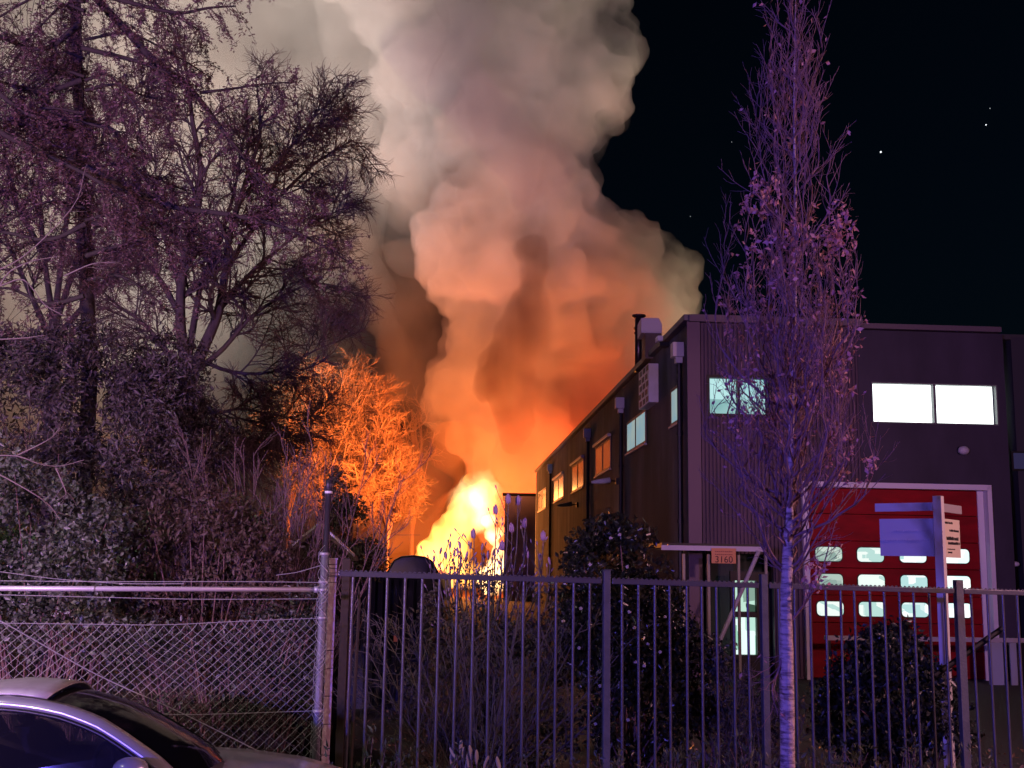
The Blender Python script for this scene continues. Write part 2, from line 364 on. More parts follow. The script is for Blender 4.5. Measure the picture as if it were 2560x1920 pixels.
def rrect(u0,u1,z0,z1,o,r,d):
    pts=[]
    for (cu,cz,a0) in ((u1-r,z1-r,0),(u0+r,z1-r,90),(u0+r,z0+r,180),(u1-r,z0+r,270)):
        for k in range(5): a=R(a0+22.5*k); pts.append(Fr(cu+r*math.cos(a),cz+r*math.sin(a),o))
    return pts,NF*d
for ci,(xa,xb) in enumerate([(2044,2110),(2149,2215),(2256,2322),(2364,2430)]):
    for ri in range(3):
        u0=uz(xa,1450)[0]; u1=uz(xb,1450)[0]; hz=.155; zc=rows[ri]
        b=MB(); p_,d_=rrect(u0-.02,u1+.02,zc-hz-.02,zc+hz+.02,-.11,.1,.02); b.prism(p_,d_); rr=b.build('pane_frame',rim,do)
        b=MB(); p_,d_=rrect(u0,u1,zc-hz,zc+hz,-.09,.09,.008); b.prism(p_,d_); b.build('pane',plit[ci if ri<2 or ci else 1],rr)
wt=mat('white_door_frame',(.78,.74,.8),.55)
b=MB(); hh=dt+.12; b.box(Fr(dl-.06,hh/2,.03),(.2,.12,hh),AX); b.box(Fr((dl+dr)/2+.09,dt+.06,.03),(.2,dr-dl+.3-.004,.12),AX); b.box(Fr(dr+.19,hh/2,.03),(.2,.1,hh),AX)
b.box(Fr(dr+.07,hh/2-.06,-.12),(.08,.14,hh-.13),AX)
b.build('door_frame',wt,do)
# round lamp, small lamp, far wing
u,z=uz(2405,1127); t=thing('bulkhead_lamp','unlit round bulkhead lamp under the bright right hand window pair','lamp',Fr(u,z,.05))
b=MB(); b.ell(Fr(u,z,.08),(.13,.1,.1),12,8,(tuple(B),tuple(A),(0,0,1))); b.build('dome',mat('frosted_dome',(.5,.48,.55),.4),t,True)
b=MB(); b.box(Fr(u,z,.02),(.04,.2,.16),AX); b.build('back_plate',dark,t)
wing=thing('far_wing','black wing beyond the front with one dim window at the frame edge','building',Fr(WF+.3,0,-1))
b=MB(); b.box(Fr(WF+5,3.9,-1.2),(2,9.4,7.8),AX); b.build('wall',mat('dark_wing',(.035,.035,.045),.8),wing)
u,z=uz(2556,1153,-.2); b=MB(); b.box(Fr(u,z,-.18),(.04,.55,.45),AX); ww=b.build('window',dark,wing); b=MB(); b.box(Fr(u,z,-.15),(.03,.45,.36),AX); b.build('pane',emit('dim_pane',(.05,.04,.12),.5),ww)
u,z=uz(2542,1410,0); b=MB(); b.ell(Fr(u,z,-.1),(.12,.08,.06),10,6,(tuple(B),tuple(A),(0,0,1))); tag(b.build('small_lamp',mat('lamp_cover',(.6,.58,.66),.4),None,True),'small oval lamp on the black wall to the right of the red door','lamp')
# porch: canopy, posts, glazed door, plaque, brace
OC=1.6
ca=thing('porch_canopy','flat canopy with a pale edge over the dark ground floor recess beside the corner','canopy',Fr(1.2,zb_can,OC/2))
def uo(px,py,o): return uz(px,py,o)
ul=uo(1655,1370,OC)[0]; ur=uo(1905,1375,OC)[0]; zc=uo(1780,1371,OC)[1]
b=MB(); b.box(Fr((ul+ur)/2,zc+.05,OC/2+.03),(OC-.08,ur-ul,.1),AX); b.build('deck',dark,ca)
vio=mat('white_trim',(.5,.47,.56),.5)
b=MB(); b.box(Fr((ul+ur)/2,zc,OC+.03),(.04,ur-ul+.04,.1),AX); b.build('fascia',vio,ca)
for px_,yb_ in ((1709,1700),(1771,1700),(1846,1700),(1914,1600)):
    u=uo(px_,1400,OC-.06)[0]; b=MB(); b.box(Fr(u,zc/2-.06,OC-.06),(.07,.05,zc-.12),AX); b.build('post',mat('post_cream',(.3,.27,.22),.5),ca)
u0,z0=uo(1897,1378,OC+.1); u1,z1=uo(1752,1712,OC+.1); b=MB(); b.tube([Fr(u0,z0,OC+.1),Fr(u1,z1,OC+.1)],.045,8); b.build('brace',vio,ca,True)
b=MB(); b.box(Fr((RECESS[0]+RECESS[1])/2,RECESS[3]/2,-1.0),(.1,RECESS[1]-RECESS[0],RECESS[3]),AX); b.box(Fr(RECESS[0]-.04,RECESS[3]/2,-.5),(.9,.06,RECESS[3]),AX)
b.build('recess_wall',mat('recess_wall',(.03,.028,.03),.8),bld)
ua,za=uo(1778,1370,OC+.06); ub,zb_=uo(1839,1409,OC+.06)
b=MB(); b.box(Fr((ua+ub)/2,(za+zb_)/2,OC+.08),(.03,ub-ua,za-zb_),AX); pq=b.build('number_plaque',mat('orange_plaque',(.62,.26,.12),.5)); tag(pq,'orange plaque reading 3160 hung on the pale canopy edge','sign')
def text(name,body,loc,size,right,upv,m,parent,ext=.002):
    c=bpy.data.curves.new(name,'FONT'); c.body=body; c.size=size; c.align_x='CENTER'; c.align_y='CENTER'; c.extrude=ext
    o=bpy.data.objects.new('tmp',c); me=bpy.data.meshes.new_from_object(o); bpy.data.objects.remove(o)
    me.materials.clear(); me.materials.append(m); o=bpy.data.objects.new(name,me); col.objects.link(o)
    right=Vector(right).normalized(); upv=Vector(upv).normalized(); n_=right.cross(upv)
    mm=Matrix((right,upv,n_)).transposed().to_4x4(); mm.translation=Vector(loc)-(wloc(parent) if parent else Vector())
    o.parent=parent; o.matrix_local=mm; return o
ink=mat('dark_ink',(.06,.015,.02),.6)
pc=Fr((ua+ub)/2,(za+zb_)/2,OC+.098)
text('lettering','3160',pc+Z*-.08,.19,B,Z,ink,pq)
faint=mat('faint_ink',(.3,.1,.06),.6)
for k in range(2):
    b=MB(); 
    for j in range(9): b.box(pc+Z*(.085-.06*k)+B*((j-4)*.042),(.004,.026+.01*(j%2),.022),AX)
    b.build('print_line',faint,pq)
# glazed door in the recess
u0,u1,z0,z1=GD
gd=thing('glazed_door','brightly lit glazed door in the recess under the canopy','door',Fr((u0+u1)/2,0,0))
b=MB(); t=.09; zmid=uz(1885,1538)[1]
b.box(Fr((u0+u1)/2,z1+.1,-.3),(.1,u1-u0+.2,.2),AX); b.box(Fr((u0+u1)/2,z0/2,-.3),(.1,u1-u0+.2,z0),AX); b.box(Fr((u0+u1)/2,zmid,-.29),(.1,u1-u0,.12),AX)
b.box(Fr(u0-.05,(z0+z1)/2,-.3),(.1,.1,z1-z0),AX); b.box(Fr(u1+.05,(z0+z1)/2,-.3),(.1,.1,z1-z0),AX); um=uz(1906,1500)[0]; b.box(Fr(um,(z0+z1)/2,-.28),(.1,.13,z1-z0),AX)
b.build('frame',dark,gd)
for (a,c) in ((u0,um-.07),(um+.07,u1)):
    b=MB(); b.box(Fr((a+c)/2,(zmid+z1)/2+.03,-.34),(.02,c-a-.01,z1-zmid-.07),AX); b.build('pane',emit('upper_room',(.05,.10,.07),.9,(3.5,(.6,.9,.75),(1,1,.35),'v')),gd)
    b=MB(); b.box(Fr((a+c)/2,(zmid+z0)/2-.03,-.34),(.02,c-a-.01,zmid-z0-.07),AX); b.build('pane',emit('lower_room',(.25,.55,.4),1.1,(4.5,(.8,1,.95),(1,1,.45),'v')),gd)
# white rail and panels before the door, right
wr=thing('loading_rail','low white rail with pale blue side panels running along the foot of the red door','barrier',Fr(5,0,.8))
ua,za=uz(2062,1590,.8); ub,zb_=uz(2600,1606,.8)
b=MB(); b.box(Fr((ua+ub)/2,(za+zb_)/2,.8),(.1,ub-ua,.09),AX); b.build('rail',vio,wr)
for xa,xb,yb_ in ((2470,2506,1712),(2524,2540,1722)):
    a=uz(xa,1650,.8)[0]; c=uz(xb,1650,.8)[0]; zb2=uz(xa,yb_,.8)[1]; b=MB(); b.box(Fr((a+c)/2,(za-.09+zb2)/2,.82),(.04,c-a,za-.09-zb2),AX); b.build('panel',mat('pale_blue_panel',(.4,.45,.6),.6),wr)
for xa in (2075,2300,2560):
    a=uz(xa,1650,.8)[0]; b=MB(); b.box(Fr(a,za/2-.05,.76),(.06,.06,za-.1),AX); b.build('leg',dark,wr)
# annex beyond the long wall
ax0=P(1262,1240,74); an=thing('annex_building','small pale flat roofed building glimpsed beyond the end of the long wall beside the fire','building',(ax0.x+2,76,0))
b=MB(); b.box((ax0.x+3,77,ax0.z/2),(6,6,ax0.z)); b.build('wall',mat('annex_wall',(.6,.5,.62),.9,0,(1,(.5,.42,.52),(1,1,1))),an)
b=MB(); b.box((ax0.x+3,77,ax0.z+.1),(6.3,6.3,.2)); b.build('roof',dark,an)
# ---------------- bar fence ----------------
YL=9.75; XL=P(833,1400,YL).x; TF=.17
fd=Vector((1,TF,0)).normalized(); fnn=Vector((TF,-1,0)).normalized()      # along, towards the camera
F0=Vector((XL,YL,0)); FAX=(tuple(fd),tuple(-fnn),(0,0,1))
def fs(px,py=1440): return (inter(px,py,F0,fnn)-F0).dot(fd)
za=inter(850,1428,F0,fnn).z; zb=inter(2494,1475,F0,fnn).z; sa=fs(850); sb=fs(2494)
def ft(s): return za+(zb-za)*(s-sa)/(sb-sa)
def FP(s,z,o=0): return F0+fd*s+Z*z+fnn*o
SL=(zb-za)/(sb-sa)
steel=mat('fence_paint',(.14,.14,.148),.32,.4,bump=(40,.15))
fence=thing('bar_fence','dark steel bar fence with round uprights and a toothed top rail before the shrubs','fence',FP(2.5,0))
posts=[fs(1516),fs(1908),fs(2394),fs(2394)+2.4]
lens_=[0]+posts
pm=mat('fence_post_paint',(.11,.12,.125),.5,.3,(8,(.15,.16,.165),(1,1,1)),(50,.2))
for i,sp in enumerate(posts):
    b=MB(); hgt=ft(sp)+.075; b.box(FP(sp,hgt/2),(.062 if i!=2 else .075,.062,hgt),FAX); b.box(FP(sp,hgt+.004),(.07,.07,.008),FAX)
    b.build('post',pm,fence,bevel=.004)
barme=None
for i in range(len(lens_)-1):
    a=lens_[i]+.05; c=lens_[i+1]-.05; ln=c-a; mid=(a+c)/2
    sd=Vector(fd)+Z*SL; sd.normalize(); ax=(tuple(sd),tuple(-fnn),tuple(sd.cross(-fnn)*1))
    b=MB(); b.box(FP(mid,ft(mid)-.022),(ln,.04,.044),ax); b.build('top_rail',steel,fence,bevel=.004)
    b=MB(); b.box(FP(mid,.16),(ln,.04,.04),FAX); b.build('bottom_rail',steel,fence)
    b=MB(); n=int(ln/.042)
    for k in range(n):
        s_=a+ln*(k+.5)/n; p=FP(s_,ft(s_)+.001)
        b.prism([p-fd*.02-fnn*.002,p+fd*.02-fnn*.002,p+fd*.003+Z*.013-fnn*.002,p-fd*.003+Z*.013-fnn*.002],fnn*.004)
    o=b.build('toothed_strip',steel,fence)
    nb=round(ln/.15)
    if i==0: st=[fs(x) for x in (882,925.6,969,1013,1056,1099,1142,1184,1226.5,1268,1309.5,1349.5,1390,1431,1472)]
    else: st=[a-.05+(ln+.1)*(k+1)/(nb+1) for k in range(nb)]
    for s_ in st:
        top=ft(s_)-.045
        if barme is None:
            b=MB(); b.tube([(0,0,.17),(0,0,2.3)],.0128,12,False); o=b.build('bar',steel,None,True); o.parent=fence; barme=o.data; o.location=FP(s_,0)-fence.location; o.scale.z=1
        else: o=bpy.data.objects.new('bar',barme); col.objects.link(o); o.parent=fence; o.location=FP(s_,0)-fence.location
        o.location.z=top-2.3
        o.rotation_euler=(rnd.gauss(0,.003),rnd.gauss(0,.003),0)
# diagonal dark stay behind the fence near the sign
b=MB(); b.tube([inter(2335,1690,F0-fnn*.25,fnn),inter(2505,1572,F0-fnn*.25,fnn)],.03,8); b.build('diagonal_stay',dark,fence)
# pale corner post
pinkp=mat('pale_post_paint',(.85,.68,.72),.6,0,(14,(.7,.55,.58),(1,1,3)),(30,.4))
cp=thing('corner_post','pale square corner post where the wire mesh fence meets the bar fence','post',FP(-.0,0))
ztop=inter(833,1399,F0,fnn).z
b=MB(); b.box(FP(0,ztop/2),(.068,.068,ztop),FAX); b.build('shaft',pinkp,cp,bevel=.004)
b=MB(); b.box(FP(0,ztop+.006),(.078,.078,.012),FAX); b.build('cap',pinkp,cp)
wire=mat('galvanised_wire',(.5,.5,.52),.45,.35)
for z in [ztop-.03*k-.04*rnd.random() for k in range(1,7)]+[1.65,1.5,1.28,1.05,.8,.5]:
    b=MB(); 
    h=.037; cs=[FP(-h,z+rnd.uniform(-.01,.01),h),FP(h,z+rnd.uniform(-.008,.008),h),FP(h,z,-h),FP(-h,z,-h)]
    b.tube(cs+[cs[0]],.0022,4,False); b.build('wire_band',mat('dark_wire',(.08,.06,.06),.6,.3),cp)
# tall dark round pole beside it
YP=9.62; pt=P(823,1203,YP); pb=P(808,1700,YP); pb=Vector((pt.x-.03,YP,0))
pl=thing('tall_pole','tall slim dark round pole with a small reflective cap, rising above the corner post','pole',(pt.x,YP,0))
dp=mat('dark_pole',(.07,.06,.08),.4,.5,bump=(60,.3))
b=MB(); b.tube([(pt.x-.02,YP,0),(pt.x,YP,pt.z)],.024,10); b.build('shaft',dp,pl,True)
b=MB(); b.tube([(pt.x,YP,pt.z-.09),(pt.x,YP,pt.z+.01)],.031,10); b.build('cap',dp,pl,True)
b=MB(); b.tube([(pt.x,YP,pt.z-.105),(pt.x,YP,pt.z-.085)],.034,10); b.build('reflective_band',mat('reflector',(.9,.9,.92),.3),pl,True)
b=MB(); b.tube([(pt.x-.018,YP,0),(pt.x-.01,YP,P(820,1385,YP).z)],.034,12); b.build('lower_sleeve',mat('galvanised_sleeve',(.26,.26,.3),.45,.5,bump=(90,.5)),pl,True)
for yy in (1385,1455,1475,1545,1778): 
    z=P(815,yy,YP).z; b=MB(); b.tube([(pt.x-.014,YP,z-.012),(pt.x-.014,YP,z+.012)],.042,10); b.build('clamp',wire,pl,True)
b=MB()   # rolled end of wire mesh wrapped round the sleeve
for k in range(26):
    for sg in (-1,1):
        b.tube([(pt.x-.014+.05*math.cos(a*sg+k),YP+.05*math.sin(a*sg+k),.15+k*.085+.05*a) for a in np.linspace(0,5,9)],.0022,3,False)
o=b.build('wrapped_mesh',wire,pl)
# wooden post behind
wd=mat('weathered_wood',(.05,.032,.022),.85,0,(6,(.035,.025,.018),(4,4,.5)))
q=P(868,1396,10.4); wp=thing('wooden_post','rough brown timber post just behind the pale corner post','post',(q.x,q.y,0))
b=MB(); b.box((q.x,q.y,q.z/2),(.075,.075,q.z)); b.build('shaft',wd,wp,bevel=.008)
b=MB(); b.tube([(q.x+.1,q.y-.03,0),(q.x+.13,q.y-.03,q.z-.4),(q.x+.12,q.y-.03,q.z-.25)],[.02,.015,.008],6); b.build('side_stake',wd,wp)

# ---------------- wire mesh fence ----------------
YR=9.65; XR=P(806,1474,YR).x; TC=.30
cdir=Vector((-1,-TC,0)).normalized(); cn=Vector((TC,-1,0)).normalized(); K0=Vector((XR,YR,0))
def cs_(px,py): q=inter(px,py,K0,cn); return (q-K0).dot(cdir),q.z
def CP(s,z,o=0): return K0+cdir*s+Z*z+cn*o
mf=thing('wire_mesh_fence','sagging diamond wire mesh fence with a pale pipe rail above it behind the silver car','fence',CP(2.4,0))
s0,z0=cs_(0,1471); s1,z1=cs_(800,1474); SE=s0*1.35
def zl(s): return z1+(z0-z1)*s/s0
b=MB(); b.tube([CP(0.03,zl(0)),CP(SE,zl(SE))],.021,12); b.build('pipe_rail',mat('galvanised_pipe',(.62,.6,.64),.42,.25),mf,True)
b=MB(); b.tube([CP(s0*.72,zl(s0*.72)),CP(s0*.73,zl(s0*.73))],.023,12); b.tube([CP(0.02,zl(0)),CP(.07,zl(.07))],.027,12); b.build('sleeve',wire,mf,True)
ta=cs_(0,1560); tb=cs_(400,1563); tc_=cs_(800,1545)
def ztopm(s):
    x=[0,tb[0],ta[0],SE]; y=[tc_[1],tb[1],ta[1],ta[1]]; return float(np.interp(s,x,y))
def wirel(name,pts,r=.003): b=MB(); b.tube(bez([CP(*cs_(x,y),.012) for x,y in pts],5),r,4,False); return b.build(name,wire,mf)
wirel('top_wire',[(-200,1560),(0,1558),(200,1560),(400,1562),(560,1555),(700,1549),(806,1545)])
wirel('line_wire',[(-200,1450),(0,1452),(300,1454),(600,1454),(806,1456)])
wirel('line_wire',[(-200,1484),(0,1487),(250,1493),(500,1498),(806,1497)])
wirel('slack_wire',[(-100,1416),(0,1429),(150,1448),(320,1459),(460,1459)])
wirel('slack_wire',[(690,1438),(740,1431),(780,1420),(818,1409)])
wirel('stay_wire',[(-100,1500),(20,1562),(240,1685),(460,1785),(700,1905),(760,1935)],.0042)
wirel('line_wire',[(-200,1790),(310,1782),(480,1786),(806,1776)])
CW=.083; nx=int(SE/CW); HH=1.75; nz_=int(HH/(CW*.9))
def node(i,j):   # half-cell lattice
    s=i*CW/2; z=ztopm(s)-j*CW*.45; 
    v=mnoise.noise_vector(Vector((s*1.3,z*1.3,3.1)))*.022
    kx=math.exp(-((s-tb[0]*1.0)**2)/.05-((z-1.75)**2)/.03)*.03
    return CP(s+v.x+kx,z+v.z+(.016 if j==0 else 0)-kx,v.y*.8)
V=[];Fc=[]
def seg(p,q,r=.0023):
    d=(q-p).normalized(); u=d.cross(cn).normalized()*r; w_=Vector(cn)*r; n0=len(V)
    for c in (p,q): V.extend([tuple(c+u),tuple(c-u*.5+w_*.87),tuple(c-u*.5-w_*.87)])
    for a in range(3): Fc.append((n0+a,n0+(a+1)%3,n0+3+(a+1)%3,n0+3+a))
for i in range(2*nx):
    for j in range(2*nz_):
        if (i+j)%2==0: seg(node(i,j),node(i+1,j+1))
        else: seg(node(i+1,j),node(i,j+1))
b=MB(); b.add(V,Fc); o=b.build('diamond_mesh',mat('mesh_wire',(.27,.26,.27),.5,.3),mf); o['kind']='stuff'
for s in (SE*.99,): b=MB(); b.tube([CP(s,0,-.03),CP(s,2.3,-.03)],.03,10); b.build('post',wire,mf,True)

# ---------------- sign on a post ----------------
YS=12.0; ptp=P(2345,1240,YS); sg=thing('estate_sign','white V shaped board sign on a square post between bar fence and red door','sign',(ptp.x,YS,0))
d1=Vector((-.77,.63,0)).normalized(); d2=Vector((.63,.77,0)).normalized()
pmt=mat('white_sign_post',(.8,.78,.74),.5,0,(3,(.7,.68,.66),(1,1,1)))
b=MB(); b.box((ptp.x,YS,ptp.z/2),(.09,.09,ptp.z),(tuple(d1),tuple(d2),(0,0,1))); b.build('post',pmt,sg,bevel=.003)
bm_=mat('white_board',(.8,.77,.72),.45); 
def board(name,d,nrm,l,zt,zb_,m,off=.05):
    b=MB(); c=Vector((ptp.x,YS,0))+d*(off+l/2)+Z*((zt+zb_)/2)+nrm*.03; b.box(c,(l,.012,zt-zb_),(tuple(d),tuple(nrm),(0,0,1))); return b.build(name,m,sg),c
n1=-d2; n2=Vector((d2.y,-d2.x,0))
zz_=lambda y: P(2345,y,YS).z
bl,_=board('left_board',d1,n1,.585,zz_(1296),zz_(1391),bm_); board('top_strip',d1,n1,.63,zz_(1256),zz_(1277),bm_)
br,cR_=board('right_board',d2,n2,.50,zz_(1296),zz_(1393),mat('warm_lit_board',(.8,.74,.55),.45)); bts,c2_=board('top_strip',d2,n2,.60,zz_(1258),zz_(1279),mat('grey_strip',(.42,.4,.4),.5))  # warm lamplight on the right board is put into its colour
bk=mat('print_black',(.03,.03,.03),.6)
def pr(par,c,d,nrm,x0,x1,z,h,m=bk,wob=True):
    b=MB(); x=x0; r_=random.Random(int(z*1000))
    while x<x1:
        w_=r_.uniform(.012,.022); hh=h*(r_.uniform(.7,1) if wob else 1); b.box(c+d*(x+w_/2)+Z*(z+hh/2-h/2)+nrm*.008,(w_*.75,.003,hh),(tuple(d),tuple(nrm),(0,0,1))); x+=w_+(.012 if r_.random()<.15 else .002)
    o=b.build('print_line',m,par); return o
for (x0,x1,z,h) in ((-.23,.0,.165,.024),(-.1,.21,.085,.026),(-.2,.17,.0,.038),(-.16,.22,-.05,.032),(-.19,.05,-.115,.012),(-.17,-.05,-.15,.018)): pr(br,cR_,d2,n2,x0,x1,z,h)
c1=Vector((ptp.x,YS,0))+d1*(.05+.29)+Z*((zz_(1296)+zz_(1391))/2)+n1*.03
fp=mat('faint_print',(.66,.62,.64),.5)
for (x0,x1,z,h) in ((-.24,.1,.07,.018),(-.24,.24,-.03,.02)): pr(bl,c1,d1,n1,x0,x1,z,h,fp)

# ---------------- silver car ----------------
CYN=7.1; CYF=8.75; CYC=(CYN+CYF)/2
sil=mat('silver_paint',(.62,.62,.64),.3,.45,coat=.6)
car=thing('silver_car','silver saloon car parked nose right in front of the wire mesh fence','car',(-3.1,CYC,0))
def cpx(px,py,Y): q=P(px,py,Y); return q.x,q.z
def interp(x,pts): return float(np.interp(x,[p[0] for p in pts],[p[1] for p in pts]))
xn=-.85; xr=-5.3
deck=[(xr,.78),(xr+.15,.98),(-4.7,1.04),(-4.3,1.04),(-2.15,1.03),(-1.9,1.02),(-1.5,.975),(-1.1,.88),(-.93,.76),(xn,.55)]
half=[(xr,.66),(xr+.15,.8),(-4.7,.86),(-3.8,.875),(-2.2,.875),(-1.5,.86),(-1.1,.78),(-.93,.68),(xn,.5)]
X=np.array([xr,xr+.08,xr+.18,-4.9,-4.6,-4.3,-4.0,-3.6,-3.2,-2.8,-2.5,-2.3,-2.1,-1.9,-1.7,-1.5,-1.3,-1.1,-1.0,-.93,-.88,xn])
def ringpts(x):
    h=interp(x,half); d=interp(x,deck); bz=.2
    prof=[(0,bz),(h*.85,bz),(h*.97,bz+.1),(h,.5 if d>.6 else (bz+d)/2),(h*.985,max(bz+.12,min(.72,d-.12))),(h*.95,d-.07),(h*.86,d-.018),(h*.6,d-.003),(0,d+.012)]
    return [( x,CYC-a,z) for a,z in prof]+[(x,CYC+a,z) for a,z in prof[-2:0:-1]]
rg=[ringpts(x) for x in X]; n=len(rg[0]); vs=[p for r_ in rg for p in r_]
fsx=[(i*n+j,i*n+(j+1)%n,(i+1)*n+(j+1)%n,(i+1)*n+j) for i in range(len(X)-1) for j in range(n)]+[tuple(range(n))[::-1],tuple((len(X)-1)*n+j for j in range(n))]
b=MB(); b.add(vs,fsx); body=b.build('body',sil,car,True)
# greenhouse from the roof line seen in the picture
rail=[(-5.05,1.02),(-4.7,1.16),(-4.3,1.33),(-3.9,1.415)]+[cpx(x,y,CYN+.1) for x,y in ((0,1757),(80,1766),(150,1779),(205,1797),(250,1815),(305,1848),(360,1884),(420,1925))]
rail=[r_ for r_ in rail]+[(-1.98,.985)]
rail.sort()
RX=lambda x: interp(x,rail)
def inset(x): return interp(x,[(-5.05,.12),(-4.3,.14),(-3,.14),(-2.6,.1),(-1.98,.03)])
def yside(x,far=False): y=CYN+inset(x); return 2*CYC-y-.40 if far else y
pts=[(x,yside(x),RX(x)) for x in np.linspace(-5.05,-1.98,40)]
def strip(name,p,up,out_,m,par,w_=.05,far=False):
    b=MB(); V_=[]; 
    for (x,y,z) in p: V_+= [(x,y,z-.0),(x,y+(w_ if not far else -w_),z+.03),(x,y+(w_ if not far else -w_)*1.9,z+.034),(x,y+(w_ if not far else -w_)*1.9,z-.03),(x,y,z-.035)]
    k=5; f=[(i*k+j,i*k+(j+1)%k,(i+1)*k+(j+1)%k,(i+1)*k+j) for i in range(len(p)-1) for j in range(k)]
    b.add(V_,f); return b.build(name,m,par,True)
strip('roof_rail',pts,0,0,sil,car); strip('roof_rail',[(x,yside(x,True),z-.06) for x,y,z in pts],0,0,sil,car,far=True)
# roof skin
wx=cpx(202,1750,7.9)[0]; 
xs=np.linspace(-4.35,wx,16); V_=[]; ny=11
for x in xs:
    y0=yside(x)+.085; y1=yside(x,True)-.085
    for k in range(ny):
        t_=k/(ny-1); V_.append((x+(.05*math.sin(math.pi*t_) if x>wx-.1 else 0),y0+(y1-y0)*t_,RX(x)+.036-.06*t_**2+.075*math.sin(math.pi*t_)**.8))
b=MB(); b.add(V_,[(i*ny+j,i*ny+j+1,(i+1)*ny+j+1,(i+1)*ny+j) for i in range(len(xs)-1) for j in range(ny-1)]); o=b.build('roof',mat('silver_warm_lit',(.66,.64,.6),.5,.25,(9,(.56,.54,.5),(1,1,1))),car,True)  # silver roof with the warm lamplight on it mixed into its colour
sm=o.modifiers.new('s','SOLIDIFY'); sm.thickness=.012
gl=mat('dark_car_glass',(.006,.006,.008),.08,0,spec=.7)
def pane(name,x0,x1,z0f,z1f,par):
    xs=np.linspace(x0,x1,14); V_=[]
    for x in xs:
        y0=yside(x)+.09; y1=yside(x,True)-.09
        for k in range(9):
            t_=k/8; V_.append((x+.10*math.sin(math.pi*t_)*(1 if x1>-3 else -1)*((x-x0)/(x1-x0) if x1>-3 else (x1-x)/(x1-x0)),y0+(y1-y0)*t_,RX(x)+.024-.06*t_**2+.06*math.sin(math.pi*t_)))
    b=MB(); b.add(V_,[(i*9+j,i*9+j+1,(i+1)*9+j+1,(i+1)*9+j) for i in range(13) for j in range(8)]); return b.build(name,gl,par,True)
pane('windscreen',wx+.01,-1.99,0,0,car); pane('rear_window',-5.0,-4.36,0,0,car)
# side windows: see-through glass, dark cabin with seats behind
tg=bpy.data.materials.new('side_glass'); tg.use_nodes=True; n_=tg.node_tree; p_=n_.nodes['Principled BSDF']; p_.inputs['Base Color'].default_value=(.02,.02,.03,1); p_.inputs['Roughness'].default_value=.05; p_.inputs['Alpha'].default_value=.35
for far in (False,True):
    for x0,x1 in ((-4.75,-3.75),(-3.68,-2.08)):
        b=MB(); up_=[(x,yside(x,far)+(.012 if not far else -.012),RX(x)-.05) for x in np.linspace(x0,x1,14) if RX(x)-.05>.99]
        lo_=[(up_[-1][0],CYN+.03 if not far else CYF-.25,.97),(up_[0][0],CYN+.03 if not far else CYF-.25,.97)]
        b.prism([Vector(q) for q in up_+lo_],(0,.006,0)); b.build('side_window',tg,car)
    tr=[(x,yside(x,far)+(-.004 if not far else .004),RX(x)-.042) for x in np.linspace(-4.8,-2.02,30)]
    b=MB(); b.tube(tr,.014,5); b.build('window_seal',mat('rubber',(.02,.02,.025),.4),car,True)
    y=yside(-3.7,far); b=MB(); b.prism([(-3.76,y-.004,RX(-3.7)-.04),(-3.66,y-.004,RX(-3.7)-.04),(-3.64,CYN+.02 if not far else CYF-.02,.95),(-3.76,CYN+.02 if not far else CYF-.02,.95)],(0,.02,0)); b.build('pillar',dark,car)
cab=mat('cabin_dark',(.015,.015,.018),.9)
b=MB(); b.box((-3.5,CYC,1.043),(2.4,1.35,.012)); b.build('cabin_floor',cab,car)
for yy in (CYN+.48,CYF-.48):
    b=MB(); b.prism([(-3.35,yy-.22,1.04),(-3.18,yy-.22,1.04),(-3.3,yy-.2,1.22),(-3.42,yy-.2,1.22)],(0,.44,0)); b.ell((-3.42,yy,1.29),(.05,.13,.08)); b.build('seat',mat('seat_cloth',(.05,.045,.05),.9),car)
b=MB(); b.tube([(-2.62+.0*math.cos(a),CYN+.5+.18*math.cos(a),1.09+.11*math.sin(a)) for a in np.linspace(0,2*math.pi,18)],.014,6,False); b.build('steering_wheel',cab,car)
qx,qz=cpx(322,1918,CYN-.1); b=MB(); b.ell((qx,CYN-.07,qz-.02),(.11,.1,.075),12,8); mi=b.build('door_mirror',sil,car,True); b=MB(); b.box((qx+.02,CYN+.02,qz-.06),(.06,.12,.03)); b.build('stalk',dark,mi)
for yy in (CYN+.02,CYF-.02):
    for xx in (-4.55,-1.75):
        b=MB(); d_=-1 if yy<8 else 1; b.tube([(xx,yy-.11,.32),(xx,yy+.11,.32)],.32,24); wh=b.build('wheel',mat('tyre',(.02,.02,.02),.8),car)
        b=MB(); b.tube([(xx,yy+d_*.1,.32),(xx,yy+d_*.125,.32)],.2,18); b.build('rim',mat('alloy',(.5,.5,.52),.3,.8),wh)
for yy in (CYN+.3,CYF-.3): b=MB(); b.ell((-.93,yy,.68),(.06,.19,.07),12,8); b.build('headlight',mat('lamp_glass',(.6,.6,.62),.08,.3),car,True)
for yy in (CYN+.25,CYF-.25): b=MB(); b.ell((xr+.09,yy,.85),(.05,.17,.08),12,8); b.build('tail_light',mat('red_lens',(.3,.01,.01),.15),car,True)

